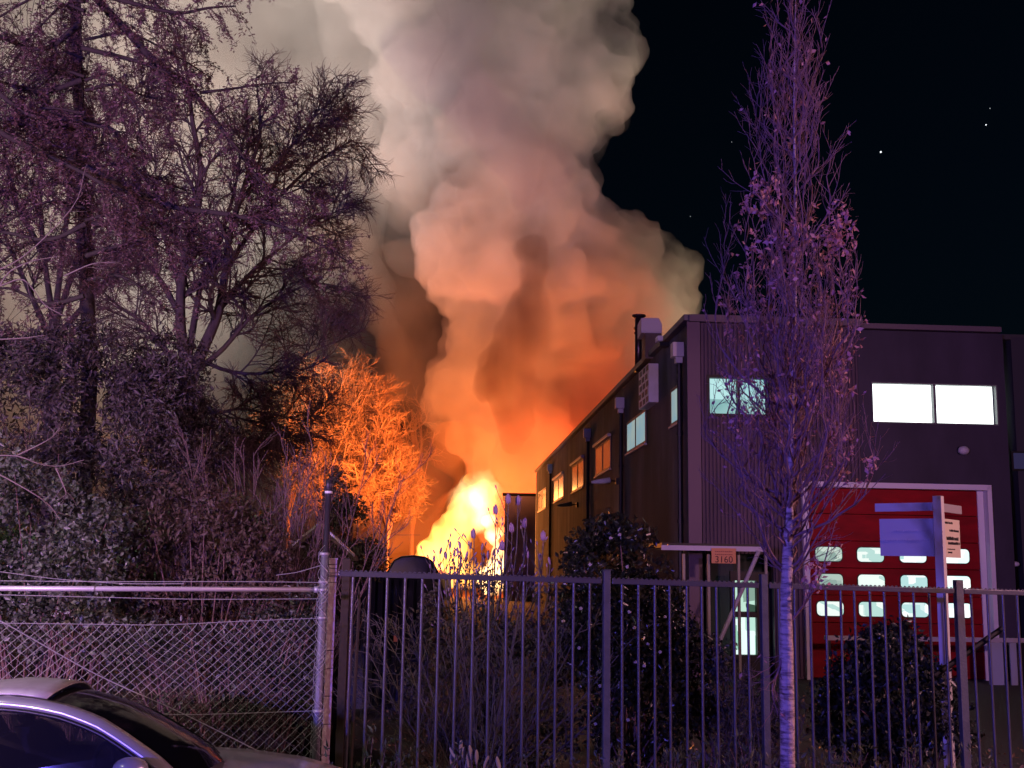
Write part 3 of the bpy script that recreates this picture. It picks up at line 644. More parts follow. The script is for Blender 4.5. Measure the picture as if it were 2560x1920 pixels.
# ---------------- dark vehicle and container behind the fence ----------------
YV=35; v0=P(985,1404,YV); v1=P(1080,1404,YV); vt=P(1032,1389,YV).z; vc=(v0.x+v1.x)/2
van=thing('dark_van','dark van in silhouette against the fire, its rounded roof just above the fence','van',(vc,YV,0))
wv=(v1.x-v0.x)/2; vb=.98
prof=[(-vb,.4),(-vb,1.5),(-wv-.28,vt-.62),(-wv-.02,vt-.14),(-wv+.22,vt-.02),(0,vt+.02),(wv-.22,vt-.02),(wv+.02,vt-.14),(wv+.28,vt-.62),(vb,1.5),(vb,.4)]
vm=mat('dark_van_paint',(.012,.01,.012),.35,.2,coat=.4)
b=MB(); b.prism([(vc+a,YV,z) for a,z in prof],(0,4.2,0)); b.build('body',vm,van,bevel=.06)
b=MB(); b.prism([(vc-.7,YV-.02,1.55),(vc+.7,YV-.02,1.55),(vc+.58,YV-.02,2.05),(vc-.58,YV-.02,2.05)],(0,.03,0)); b.build('rear_window',gl,van)
for sx in (-.8,.8):
    b=MB(); b.tube([(vc+sx-.1,YV+.8,.34),(vc+sx+.1,YV+.8,.34)],.34,16); b.build('wheel',mat('tyre',(.02,.02,.02),.8),van)
    b=MB(); b.box((vc+sx*1.05,YV-.015,1.2),(.14,.05,.35)); b.build('tail_light',mat('red_lens',(.3,.01,.01),.15),van)
YC=19; c0=P(884,1440,YC); c1_=P(1058,1440,YC); zt_=P(970,1434,YC).z
ct=thing('dark_container','tall dark blue steel container behind the left part of the bar fence','container',((c0.x+c1_.x)/2,YC,0))
w_=c1_.x-c0.x; cxm=(c0.x+c1_.x)/2; cm=mat('container_blue',(.012,.016,.05),.55,.2)
b=MB(); b.box((cxm,YC+1.2,zt_/2),(w_-.02,2.4,zt_-.04)); b.build('shell',cm,ct)
for k in range(9): b=MB(); b.box((c0.x+w_*(k+.5)/9,YC-.02,zt_/2),(w_/18,.05,zt_-.2)); b.build('rib',cm,ct)
b=MB(); b.box((cxm,YC-.02,zt_-.03),(w_,.1,.06)); b.box((cxm,YC-.02,.05),(w_,.1,.1)); b.build('frame',cm,ct)
q=P(988,1597,YC-.1); b=MB(); b.box((q.x,YC-.06,q.z),(.06,.02,.1)); b.build('reflector',mat('pink_reflector',(.8,.35,.3),.4),ct)
# small shed whose roof edge catches the fire light
YH=14.0; a=P(800,1322,YH); c=P(886,1402,YH); 
sh=thing('garden_shed','small dark shed behind the corner post, one sloping roof edge catching orange firelight','shed',(a.x-.2,YH+1,0))
w2=c.x-a.x; b=MB(); b.prism([(a.x-w2,YH,0),(c.x-.1,YH,0),(c.x-.1,YH,c.z+.02),(a.x,YH,a.z-.1),(a.x-w2,YH,c.z+.02)],(0,.3,0)); b.build('wall',mat('shed_wood',(.05,.035,.025),.9,0,(5,(.03,.02,.015),(1,1,6))),sh)
dz=(a-c).normalized(); 
for sg_ in (1,-1):
    e0=Vector((a.x,YH-.08,a.z)); e1=Vector((a.x+sg_*(w2),YH-.08,c.z)); b=MB(); b.prism([e0,e1,e1+Z*.05,e0+Z*.05],(0,.4,0)); b.build('roof_panel',mat('shed_roof',(.1,.07,.05),.7),sh)
    b=MB(); b.prism([e0+Z*.052,e1+Z*.052,e1+Z*.085,e0+Z*.085],(0,.1,0)); b.build('roof_edge',mat('zinc_edge',(.6,.55,.5),.35,.3),sh)
# stars
for i,(x,y,r_,l) in enumerate([(2202,380,.75,'brightest star in the black sky to the right of the tall leafy tree'),(2465,312,.55,'second brightest star, high near the right edge of the sky'),(2475,271,.38,'faint star just above the second brightest star'),(1829,355,.3,'faint star just left of the tall columnar tree'),(1726,541,.3,'faint star over the right shoulder of the smoke')]):
    b=MB(); b.ell(P(x,y,900),(r_,)*3,10,6); o=b.build('star',emit('star_light_%d'%i,(.9,.95,1),1.6 if i<2 else .5)); tag(o,l,'star','stars in the night sky')
# ---------------- vegetation ----------------
def tubes(polys,name,m,parent=None,kind=None,n=4):
    """many tapering twigs and limbs joined into one mesh; polys = [(points, r0, r1)]"""
    V=[];Fq=[];off=0
    an=np.arange(n)*2*math.pi/n; ca=np.cos(an)[None,:,None]; sa_=np.sin(an)[None,:,None]
    by={}
    for p,r0,r1 in polys: by.setdefault(len(p),[]).append((p,r0,r1))
    for k,ls in by.items():
        Pn=np.array([[tuple(q) for q in l[0]] for l in ls],dtype=float); m_=len(ls)
        rr=np.array([np.linspace(l[1],l[2],k) for l in ls])
        t=np.gradient(Pn,axis=1); t/=np.maximum(np.linalg.norm(t,axis=2,keepdims=True),1e-9)
        ref=np.where(np.abs(t[:,:1,2:3])<.85,np.array((0,0,1.)),np.array((1.,0,0))); ref=np.broadcast_to(ref,t.shape)
        u=np.cross(t,ref); u/=np.maximum(np.linalg.norm(u,axis=2,keepdims=True),1e-9); w_=np.cross(t,u)
        nn=n
        v=Pn[:,:,None,:]+rr[:,:,None,None]*(ca[None]*u[:,:,None,:]+sa_[None]*w_[:,:,None,:])
        idx=np.arange(m_*k*nn).reshape(m_,k,nn)+off
        q=np.stack([idx[:,:-1,:],np.roll(idx[:,:-1,:],-1,2),np.roll(idx[:,1:,:],-1,2),idx[:,1:,:]],-1).reshape(-1,4)
        V.append(v.reshape(-1,3)); Fq.append(q); off+=m_*k*nn
    return npmesh(name,np.vstack(V),np.vstack(Fq),m,parent,kind,True)
def npmesh(name,V,Q,m,parent=None,kind=None,smooth=False):
    if parent is not None: V=V-np.array(wloc(parent))
    k=Q.shape[1]; me=bpy.data.meshes.new(name); me.vertices.add(len(V)); me.vertices.foreach_set('co',V.astype(np.float32).ravel())
    me.loops.add(Q.size); me.loops.foreach_set('vertex_index',Q.astype(np.int32).ravel())
    me.polygons.add(len(Q)); me.polygons.foreach_set('loop_start',np.arange(0,Q.size,k,dtype=np.int32)); 
    me.update(calc_edges=True); me.validate()
    o=link(name,me,m,parent,smooth)
    if kind: o['kind']=kind
    return o
def leaves(pts,size,name,m,parent=None,kind=None,aspect=.5,droop=0,dirs=None,spread=1.0):
    """pointed folded leaves: a kite of two bent halves for every point"""
    p=np.asarray(pts,dtype=float); n=len(p); L=size*nr.uniform(.6,1.25,n)[:,None]
    d=nr.normal(size=(n,3))*spread; 
    if dirs is not None: d=d*.5+dirs
    d[:,2]-=droop; d/=np.linalg.norm(d,axis=1,keepdims=True)
    u=np.cross(d,nr.normal(size=(n,3))); u/=np.linalg.norm(u,axis=1,keepdims=True); w_=np.cross(d,u)
    a=p; tip=p+d*L; mid=p+d*L*.45; l=mid+u*L*aspect*.5+w_*L*.1; r=mid-u*L*aspect*.5+w_*L*.1
    V=np.stack([a,l,tip,r],1).reshape(-1,3); i=np.arange(n)[:,None]*4
    Q=np.vstack([i+np.array([[0,1,2]]),i+np.array([[0,2,3]])])
    return npmesh(name,V,Q,m,parent,kind)
def wander(p,d,L,k,jit,trop=(0,0,0)):
    """a wandering limb of k points"""
    pts=[p.copy()]; d=d.normalized(); st=L/(k-1)
    for _ in range(k-1):
        d=(d+Vector((rnd.gauss(0,jit),rnd.gauss(0,jit),rnd.gauss(0,jit)))+Vector(trop)).normalized(); p=p+d*st; pts.append(p.copy())
    return pts,d
def ortho(d,ang,az):
    u=d.cross(Vector((0,0,1)) if abs(d.z)<.9 else Vector((1,0,0))).normalized(); v=d.cross(u)
    return (d*math.cos(ang)+(u*math.cos(az)+v*math.sin(az))*math.sin(ang)).normalized()
def sprout(par,r0,r1,levels,out,tw,start=.2):
    """side branches on limb par; levels=[(count,length,angle,jitter,tropism,points,rscale,rmin)]"""
    if not levels: return
    cnt,L,ang,jit,trop,k,rs,rmin=levels[0]; m=len(par)
    for i in range(cnt):
        t=start+(1-start)*(i+rnd.random())/cnt; f=t*(m-1); a=min(int(f),m-2); p=par[a].lerp(par[a+1],f-a); d=(par[a+1]-par[a]).normalized()
        dd=ortho(d,ang*rnd.uniform(.7,1.25),rnd.uniform(0,6.283)); l=L*rnd.uniform(.55,1.15)*(1-.45*t)
        pts,_=wander(p,dd,l,k,jit,trop); ra=max(rmin,(r0+(r1-r0)*t)*rs); rb=max(rmin*.7,ra*.4)
        (tw if len(levels)==1 else out).append((pts,ra,rb)); sprout(pts,ra,rb,levels[1:],out,tw,.12)
def PV(px,py,Y): return P(px,py,Y)
bark_t=mat('grey_bark',(.15,.12,.11),.85,0,(8,(.09,.07,.065),(1,1,.4)),(25,.5))
twig=mat('twig_bark',(.2,.12,.12),.8)
# -- the large bare tree --
YB=21.0; rt=P(470,1400,YB)
T=thing('bare_birch_tree','large bare spreading tree rising behind the dark evergreens, fine twigs against the pale smoke','tree',(rt.x,YB,0))
stems=[([(470,1900),(470,1300),(468,1100),(466,980),(470,915)],.24,.17),
 ([(468,930),(452,840),(450,740),(462,640),(492,530),(500,420),(480,300),(470,200),(450,110)],.125,.02),
 ([(470,900),(485,800),(505,700),(545,610),(580,500),(600,400),(620,300)],.08,.015),
 ([(480,930),(512,860),(545,780),(562,680),(575,580),(615,450),(650,330),(640,200)],.13,.015),
 ([(545,780),(620,690),(700,620),(780,560),(860,520)],.055,.012),
 ([(500,920),(560,870),(620,800),(690,750),(780,710),(870,720)],.06,.012),
 ([(466,940),(420,880),(360,810),(290,760),(230,700)],.06,.012),
 ([(455,800),(400,700),(330,610),(280,500),(230,380)],.07,.012),
 ([(452,740),(420,620),(370,480),(350,330),(330,220)],.05,.012),
 ([(562,680),(640,560),(720,470),(800,400),(880,350)],.055,.012),
 ([(600,500),(680,420),(760,330),(800,270)],.04,.012),
 ([(490,1000),(540,1033),(600,1022),(700,1040),(790,1060)],.045,.01),
 ([(480,1050),(540,1090),(590,1120),(660,1130)],.04,.01),
 ([(500,900),(580,930),(680,930),(780,880),(850,850)],.045,.01),
 ([(462,640),(400,540),(300,450),(200,400),(90,330)],.05,.01)]
out=[];tw=[]
for k,(pp,r0,r1) in enumerate(stems):
    dy=0 if k==0 else rnd.uniform(-.3,.3); pts=bez([P(x,y,YB+dy*i*.5) for i,(x,y) in enumerate(pp)],3); out.append((pts,r0,r1))
    if k: sprout(pts,r0,r1,[(17,1.55,.85,.2,(0,0,.05),7,.55,.013),(11,.8,.75,.24,(0,0,-.02),5,.6,.0075),(10,.42,.65,.22,(0,0,-.08),4,.6,.005)],out,tw,.22)
tubes(out,'branches',bark_t,T,'stuff',5); tubes(tw,'twigs',twig,T,'stuff',3)
YB2=25.0; T=thing('bare_birch_tree','fine twigged bare tree at the far left, half hidden behind the drooping conifer','tree',(P(130,1400,YB2).x,YB2,0))
out=[];tw=[]; tr=bez([Vector((P(130,1400,YB2).x,YB2,0)),P(128,1000,YB2),P(135,800,YB2)],4); out.append((tr,.2,.13))
for pp in ([(135,820),(110,640),(100,450),(120,250),(100,120)],[(135,820),(190,650),(230,480),(260,330),(300,220)],[(132,860),(60,700),(0,560),(-60,420)],[(135,800),(160,600),(180,420),(200,250),(190,140)],[(135,850),(230,740),(320,640),(380,560)],[(110,640),(40,500),(10,350),(20,240)]):
    pts=bez([P(x,y,YB2+rnd.uniform(-.6,.6)) for x,y in pp],3); out.append((pts,.08,.015)); sprout(pts,.07,.015,[(14,1.8,.85,.2,(0,0,.05),7,.55,.014),(9,.9,.75,.24,(0,0,-.02),5,.6,.009),(8,.5,.65,.22,(0,0,-.06),4,.6,.006)],out,tw,.2)
tubes(out,'branches',bark_t,T,'stuff',5); tubes(tw,'twigs',twig,T,'stuff',3)
# -- orange lit trees beside the fire --
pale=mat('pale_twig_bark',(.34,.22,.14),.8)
def firetree(base,Y,trunk,crown,n1,label,lv):
    b0=P(*base,Y); T=thing('bare_tree',label,'tree',(b0.x,Y,0),'bare trees lit orange by the fire')
    out=[];tw=[]; tp=[Vector((b0.x,Y,0))]+[P(x,y,Y) for x,y in trunk]; tr=bez(tp,4); out.append((tr,.22,.07))
    cx,cy_,rx,ry=crown
    for i in range(n1):
        a=rnd.uniform(0,2*math.pi); e=rnd.random()**.5; f=rnd.uniform(.3,1); j=f*(len(tr)-1); p=tr[int(j)]
        an=rnd.uniform(0,math.pi*2); tgt=P(cx+rx*e*math.cos(an),cy_-ry*e*abs(math.sin(an))*1.0+ (ry*.35*rnd.random()),Y)+Vector((0,rnd.gauss(0,1.6),0))
        mid=p.lerp(tgt,.5)+Vector((rnd.gauss(0,.4),rnd.gauss(0,.4),-.3)); pts=bez([p,mid,tgt],4); out.append((pts,.09,.03)); sprout(pts,.08,.03,lv,out,tw,.25)
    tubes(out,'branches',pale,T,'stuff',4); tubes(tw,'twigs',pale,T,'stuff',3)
lv=[(10,2.2,.9,.2,(0,0,.02),5,.6,.022),(12,1.1,.8,.25,(0,0,.0),4,.6,.016)]
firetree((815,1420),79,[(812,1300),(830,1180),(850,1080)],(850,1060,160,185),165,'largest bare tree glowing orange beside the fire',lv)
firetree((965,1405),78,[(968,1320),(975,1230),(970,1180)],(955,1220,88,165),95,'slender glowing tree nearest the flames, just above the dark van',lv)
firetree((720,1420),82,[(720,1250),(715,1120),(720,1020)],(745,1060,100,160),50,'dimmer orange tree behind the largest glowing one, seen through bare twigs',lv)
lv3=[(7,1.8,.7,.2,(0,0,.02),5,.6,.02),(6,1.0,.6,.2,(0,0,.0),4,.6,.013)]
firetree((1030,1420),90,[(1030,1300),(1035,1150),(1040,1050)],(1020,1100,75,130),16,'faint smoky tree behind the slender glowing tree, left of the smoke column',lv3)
# -- columnar street tree --
YT=7.6; tb0=P(1970,1900,YT)
def TR(y): return float(np.interp(y,[-100,300,600,900,1150,1240,1350,1500,1700,1900,2600],[1990,1985,1990,1983,1976,1973,1971,1965,1967,1969,1976]))
T=thing('columnar_tree','tall narrow street tree with upswept twigs, a few curled leaves and a banded pale trunk','tree',(TR(2600)*0+P(1976,2250,YT).x,YT,0))
birch=mat('banded_bark',(.66,.52,.46),.7,0,(7,(.15,.10,.11),(1.5,1.5,8),.44,.66),(30,.8))
ys=[2290,2100,1900,1700,1600,1500,1400,1300,1220,1150,1000,850,700,500,300,100,-60]
pt_=[P(TR(y),y,YT) for y in ys]; pt_[0].z=0
rr=[.052,.05,.048,.046,.043,.041,.038,.031,.024,.021,.018,.015,.012,.009,.007,.005,.003]
b=MB(); pb_=bez(pt_,4); rad=np.interp(np.linspace(0,len(ys)-1,len(pb_)),range(len(ys)),rr)*(1+nr.normal(0,.035,len(pb_))); b.tube(pb_,rad,14); b.build('trunk',birch,T,True)
half=[(-120,40),(0,62),(200,90),(400,122),(600,152),(800,175),(1000,182),(1200,185),(1330,140),(1450,70)]
out=[];tw=[];tips=[]
pxm=YT/F
for i in range(106):
    yb=rnd.uniform(1430,200) if i>40 else rnd.uniform(1430,950); p0=P(TR(yb),yb,YT); az=rnd.uniform(0,6.283)
    yt=yb-rnd.uniform(230,560)*(1.0 if yb>500 else .75); 
    wmax=np.interp((yb+yt)/2-40,[h[0] for h in half],[h[1] for h in half])*rnd.choice((rnd.uniform(.25,.7),rnd.uniform(.7,1.12)))*pxm
    ox,oy=math.cos(az)*wmax,math.sin(az)*wmax; Hh=(yb-yt)*pxm
    tip_in=rnd.uniform(.7,1.0)
    pts=bez([p0,p0+Vector((ox*.45,oy*.45,Hh*.16)),p0+Vector((ox*.9,oy*.9,Hh*.42)),p0+Vector((ox,oy,Hh*.7)),p0+Vector((ox*tip_in,oy*tip_in,Hh))],3)
    kx=rnd.gauss(0,.03); pts=[q+Vector((rnd.gauss(0,.011)+kx*math.sin(j*.9),rnd.gauss(0,.011),0)) if j else q for j,q in enumerate(pts)]; r0=rnd.uniform(.006,.011)*(1.2 if yb>1000 else .8); out.append((pts,r0,.0022))
    sprout(pts,r0,.003,[(9,.42,.5,.1,(0,0,.16),6,.5,.0021),(4,.15,.6,.14,(0,0,.1),4,.7,.0016)],out,tw,.2)
    tips+= [pts[j] for j in range(4,len(pts),2)]
for (x0,y0,x1,y1,x2,y2) in ((1968,1440,1880,1330,1775,1200),(1968,1450,2050,1330,2140,1210),(1970,1560,2050,1440,2090,1300),(1966,1600,1930,1720,1945,1790),(1970,1300,1880,1200,1800,1080),(1972,1260,2050,1180,2130,1050)):
    pts=bez([P(x0,y0,YT),P((x0+x1)/2-0,(y0+y1)/2+12,YT-.02),P(x1,y1,YT-.05),P(x2,y2,YT)],4); out.append((pts,.011,.003)); sprout(pts,.008,.003,[(12,.3,.6,.16,(0,0,.1),6,.5,.0021),(4,.13,.6,.15,(0,0,.08),4,.7,.0016)],out,tw,.1)
tubes(out,'branches',mat('poplar_twig',(.27,.15,.15),.75),T,'stuff',5); tubes(tw,'twigs',mat('poplar_twig',(.27,.15,.15),.75),T,'stuff',3)
lp=[]; alltw=[q for l in tw for q in l[0][1:]]
cl=[(1890,470,14,45),(1880,540,16,40),(2090,560,26,60),(2085,620,16,40),(1985,600,14,60),(2110,730,10,60),(1860,780,16,70),(1850,930,12,50),(1960,850,8,60),(2120,940,16,60),(2100,1130,14,60),(1830,1080,10,50),(1940,1050,8,80),(1880,1000,8,70),(2140,1180,10,30),(1960,700,12,90),(2050,1450,10,50),(1990,1000,12,100),(2110,850,12,50),(1870,650,12,40)]
for x,y,n_l,sp in cl:
    c_=P(x,y,YT); near=[q for q in alltw if abs(q.x-c_.x)<sp*.8*pxm and abs(q.z-c_.z)<sp*.9*pxm]
    for _ in range(n_l*6 if near else 0): lp.append(rnd.choice(near)+Vector((rnd.gauss(0,.008),rnd.gauss(0,.008),rnd.gauss(0,.008))))
lp+=[rnd.choice(alltw) for _ in range(260)]
leaves(lp,.044,'dry_leaves',leafmat('dry_leaf',(.62,.30,.30),(.75,.45,.44),.6,.3),T,'stuff',.55,.4)

# -- leafy shrubs --
def blob_pts(blobs,n,shell=.45):
    """points through lumpy crowns; blobs=(px,py,rx px,ry px,Y,depth m)"""
    w_=np.array([q[2]*q[3] for q in blobs],dtype=float); w_/=w_.sum(); res=[]
    for (x,y,rx,ry,Y,dp_),k in zip(blobs,(w_*n).astype(int)):
        v=nr.normal(size=(k,3)); v/=np.linalg.norm(v,axis=1,keepdims=True); r_=nr.uniform(shell,1,k)**.6; v*=r_[:,None]
        c=P(x,y,Y); s=Y/F; q=np.array(c)+v*np.array((rx*s,dp_,ry*s))
        res.append(q)
    q=np.vstack(res)
    g=np.array([mnoise.noise(Vector(a)*2.3)+.6*mnoise.noise(Vector(a)*6) for a in q]); return q[(g>-.02)&(q[:,2]>.03)]
def clumps(pts,per,spread):
    c=pts[nr.integers(0,len(pts),len(pts))]; return np.repeat(c,per,0)+nr.normal(0,spread,(len(c)*per,3))
def shrub(name,label,blobs,n,size,m,twigs=0,aspect=.5,droop=0,group=None,per=4,spread=.05,base=None,cat='shrub',core=True):
    Y=blobs[0][4]; bx=sum(q[0] for q in blobs)/len(blobs); p=P(bx,1500,Y)
    T=thing(name,label,cat,(p.x,Y,0),group); q=blob_pts(blobs,n//per); lv_=clumps(q,per,spread); lv_=lv_[lv_[:,2]>.02]
    leaves(lv_,size,'foliage',m,T,'stuff',aspect,droop)
    polys=[]
    for i in range(twigs or 40):
        t=Vector(q[nr.integers(0,len(q))]); s=Vector((p.x+rnd.gauss(0,.12),Y+rnd.gauss(0,.1),0)); md=s.lerp(t,.55)+Vector((rnd.gauss(0,.08),rnd.gauss(0,.08),.12))
        polys.append((bez([s,md,t],4),.016,.004))
    tubes(polys,'stems',twig,T,'stuff',4)
    return T,q
dkl=leafmat('dark_evergreen',(.035,.05,.022),(.08,.085,.05),.42,.15)
ivy=leafmat('grey_green_leaf',(.05,.06,.045),(.2,.22,.18),.4,.15)
brn=leafmat('brownish_leaf',(.06,.042,.035),(.16,.11,.09),.55,.3)
con=leafmat('conifer_spray',(.05,.042,.04),(.15,.12,.13),.6,.2)
shrub('evergreen_bush','broad grey leaved bush filling the lower left corner behind the pipe rail',[(60,1320,190,170,11.5,.7),(220,1380,130,130,11.4,.6),(-60,1250,150,200,11.6,.7),(100,1480,250,110,11.6,.7),(180,1560,260,90,11.4,.5)],20000,.066,ivy,30,.55,.5)
shrub('evergreen_bush','dark feathery evergreen mass behind the grey leaved bush at the left edge',[(60,1080,190,220,13.5,.9),(250,1020,190,190,13.8,.9),(330,1150,170,190,13.6,.9),(400,960,130,90,14,.8),(120,900,180,90,14,.8),(300,1290,200,150,13.2,.8),(20,930,130,110,14,.8),(200,880,150,90,14,.8)],42000,.095,con,40,.28,.5)
shrub('evergreen_bush','rounded dark bush with purple tinted sprays in front of the fork of the bare tree',[(430,900,100,70,15,.7),(400,1010,130,120,15,.8),(480,1120,110,150,15,.8)],20000,.09,con,30,.28,-.3)
shrub('laurel_bush','brownish green laurel with drooping leaf strings between the grey bush and the tall pole',[(480,1330,150,170,12.3,.7),(600,1380,140,130,12.2,.6),(420,1450,140,120,12.2,.6),(560,1480,200,80,12.3,.5)],18000,.075,brn,40,.4,1.2)
shrub('laurel_bush','low dark green leafy bush behind the right end of the wire mesh fence',[(700,1600,130,120,10.8,.35),(620,1760,190,120,10.8,.35),(760,1520,70,70,10.8,.3),(450,1680,180,130,10.9,.3)],14000,.055,leafmat('low_leaf',(.025,.032,.022),(.09,.095,.08),.4,.15),40,.5,.6)
shrub('dwarf_conifer','dark sloping conifer between the tall pole and the orange trees',[(860,1330,60,90,17,.7),(900,1390,70,60,17,.7),(850,1250,40,70,17,.5),(800,1400,60,60,17,.6)],13000,.085,leafmat('dark_green_needles',(.04,.045,.02),(.09,.08,.045),.6,.2),30,.4,.1)
# fallen leaves on the soil
lf=np.column_stack([nr.uniform(-5,7,5200),nr.uniform(9.3,24,5200),nr.uniform(.004,.03,5200)]); o=leaves(lf,.07,'fallen_leaves',leafmat('litter',(.16,.09,.06),(.3,.2,.14),.8,.1),None,'stuff',.6,0)
# dense twiggy shrub behind pole
def twigshrub(name,label,px,Y,rx,ytop,n,L,lv,m,base_y=None,cat='shrub',r0=.012,lean=.5,tropz=.06):
    b0=P(px,1500,Y); T=thing(name,label,cat,(b0.x,Y,0)); out=[];tw=[]; Hh=P(px,ytop,Y).z
    for i in range(n):
        a=rnd.gauss(0,1); s=Vector((b0.x+rnd.gauss(0,.1),Y+rnd.gauss(0,.12),0)); top=Vector((b0.x+a*rx*.5*Y/F,Y+rnd.gauss(0,.25),Hh*rnd.uniform(.62,1.0)))
        pts=bez([s,s.lerp(top,.4)+Vector((a*.08,0,.1)),top],5); out.append((pts,r0,r0*.35)); sprout(pts,r0,r0*.3,lv,out,tw,.25)
    tubes(out,'branches',m,T,'stuff',4); tubes(tw,'twigs',m,T,'stuff',3); return T,[o_[0][-1] for o_ in out],out
ptw=mat('purple_twig',(.15,.09,.10),.8)
twigshrub('twiggy_shrub','dense leafless shrub of upright twigs left of the tall dark pole',670,12.6,290,1090,40,1,[(11,.75,.45,.14,(0,0,.12),5,.6,.005),(5,.33,.5,.15,(0,0,.1),4,.7,.0035)],ptw)
twigshrub('twiggy_shrub','tangled leafless shrub behind the middle of the bar fence',1200,11.3,330,1520,34,1,[(10,.55,.7,.2,(0,0,.02),5,.6,.0045),(6,.25,.7,.2,(0,0,0),4,.7,.003)],mat('grey_twig',(.10,.09,.085),.8))
twigshrub('twiggy_shrub','leafless shrub behind the wire mesh, pale stems fanning out',560,10.3,260,1600,20,1,[(7,.4,.7,.2,(0,0,.04),5,.6,.004),(4,.2,.6,.2,(0,0,.04),4,.7,.003)],mat('pinkish_twig',(.12,.075,.08),.8),r0=.008)
twigshrub('twiggy_shrub','grey leafless shrub in front of the lit glazed door',1850,11.6,150,1660,22,1,[(9,.4,.8,.22,(0,0,.02),5,.6,.004),(5,.2,.8,.22,(0,0,0),4,.7,.003)],mat('grey_twig',(.10,.09,.085),.8))
# foliage inside the middle shrub, old dull leaves
shrub('hedge_bush','dull brown leafy bush filling in behind the tangled shrub mid fence',[(1180,1560,140,130,12.2,.4),(1130,1720,130,160,12.2,.4),(1290,1650,130,170,12.2,.4),(1370,1600,90,150,12.2,.4),(1300,1800,150,140,12.2,.4)],17000,.06,leafmat('dull_leaf',(.045,.04,.033),(.1,.085,.07),.6,.15),20,.5,.3)
# camellia: dark dome with small pale flowers
T,q=shrub('camellia_bush','dark domed evergreen bush dotted with small white flowers in front of the long wall',[(1540,1420,125,125,12,.9),(1550,1600,130,160,12,.9),(1600,1760,140,150,11.8,.9),(1460,1500,70,100,12,.7),(1640,1500,60,100,12,.7),(1520,1330,50,45,12,.4),(1720,1680,60,130,11.8,.6)],38000,.075,leafmat('glossy_dark_leaf',(.013,.018,.011),(.035,.038,.026),.3,.1),40,.5,.2)
fm=mat('white_petal',(.45,.4,.43),.6); 
for (x,y) in [(1527,1345),(1549,1337),(1475,1411),(1568,1417),(1452,1521),(1573,1530),(1408,1553),(1586,1569),(1620,1610),(1448,1620),(1662,1542),(1640,1700),(1500,1715),(1610,1665),(1588,1655),(1489,1810),(1650,1630),(1570,1800),(1498,1680)]:
    b=MB(); p=P(x,y,11.15+rnd.uniform(-.1,.1)); 
    for k in range(5):
        a=k*1.257+rnd.random(); b.ell(p+Vector((math.cos(a)*.010,0,math.sin(a)*.010)),(.010,.006,.007),6,4)
    b.build('flower',fm,T,True)
shrub('round_bush','rounded dark broad leaved bush before the red door, pale highlights on its upper leaves',[(2220,1700,120,130,12.4,.8),(2280,1760,110,140,12.4,.8),(2150,1780,110,120,12.4,.7),(2230,1610,70,50,12.4,.5),(2350,1820,60,90,12.4,.5)],24000,.075,leafmat('broad_leaf',(.018,.026,.018),(.06,.072,.055),.35,.12),30,.55,.4)
shrub('hedge_bush','low dark leafy bush behind the bars between the flowering bush and the street tree',[(1750,1700,70,120,11.9,.4),(1850,1790,90,100,11.9,.4),(1790,1640,40,50,11.9,.3)],8000,.06,leafmat('grey_dark_leaf',(.03,.035,.03),(.08,.085,.08),.5,.15),20,.5,.4)
# magnolia with big buds against the fire
mg=mat('magnolia_bark',(.16,.13,.14),.8); YM=12.8
b0=P(1225,1500,YM); T=thing('magnolia_shrub','thin branched shrub with large violet buds standing out against the flames','shrub',(b0.x,YM,0)); out=[];tw=[];bud=[]
tg_=[(1271,1258,1),(1295,1262,1),(1312,1318,1),(1358,1350,1),(1240,1285,1),(1185,1345,1),(1255,1375,1),(1175,1372,0),(1135,1392,0),(1150,1372,0),(1210,1400,0),(1232,1388,0),(1115,1398,0),(1100,1385,0),(1125,1370,0),(1145,1385,0),(1165,1395,0),(1205,1375,0),(1220,1395,0),(1280,1330,1),(1350,1400,0),(1320,1395,0),(1375,1410,0),(1085,1405,0),(1190,1410,0),(1165,1405,0),(1265,1400,0)]
for (x,y,bg_) in tg_:
    yy=YM+rnd.gauss(0,.15); t=P(x,y,yy); s=Vector((b0.x+rnd.gauss(0,.05),YM+rnd.gauss(0,.05),0)); 
    pts=bez([s,s.lerp(t,.45)+Vector(((t.x-s.x)*-.12,0,0)),s.lerp(t,.8)+Vector(((t.x-s.x)*.12,0,-.04)),t],4); out.append((pts,.017,.0045)); bud.append((t,bg_,(pts[-1]-pts[-2]).normalized()))
    for k in range(7):
        j=rnd.randint(len(pts)//2,len(pts)-2); p=pts[j]; d=ortho((pts[j+1]-pts[j]).normalized(),.7*rnd.uniform(.5,1.2),rnd.uniform(0,6.28)); q_,d2_=wander(p,d,rnd.uniform(.12,.38),5,.12,(0,0,.12)); tw.append((q_,.005,.003)); bud.append((q_[-1],-1,d2_))
tubes(out,'branches',mg,T,'stuff',5); tubes(tw,'twigs',mg,T,'stuff',4)
bm1=mat('magnolia_bud',(.34,.22,.36),.6)
for (t,bg_,d) in bud:
    l=.062 if bg_==1 else (.045 if bg_==0 else .026); d=(d+Vector((rnd.gauss(0,.15),0,.2))).normalized(); u=d.orthogonal().normalized(); ax=(tuple(u),tuple(d.cross(u)),tuple(d))
    b=MB(); b.ell(t+d*l*.8,(l*.36,l*.36,l),7,6,ax)
    if bg_==1: 
        for k in range(3):
            a=k*2.1+rnd.random(); b.ell(t+d*l*.7+(u*math.cos(a)+d.cross(u)*math.sin(a))*l*.38,(l*.24,l*.14,l*.8),6,5,ax)
    b.build('bud',bm1,T,True)
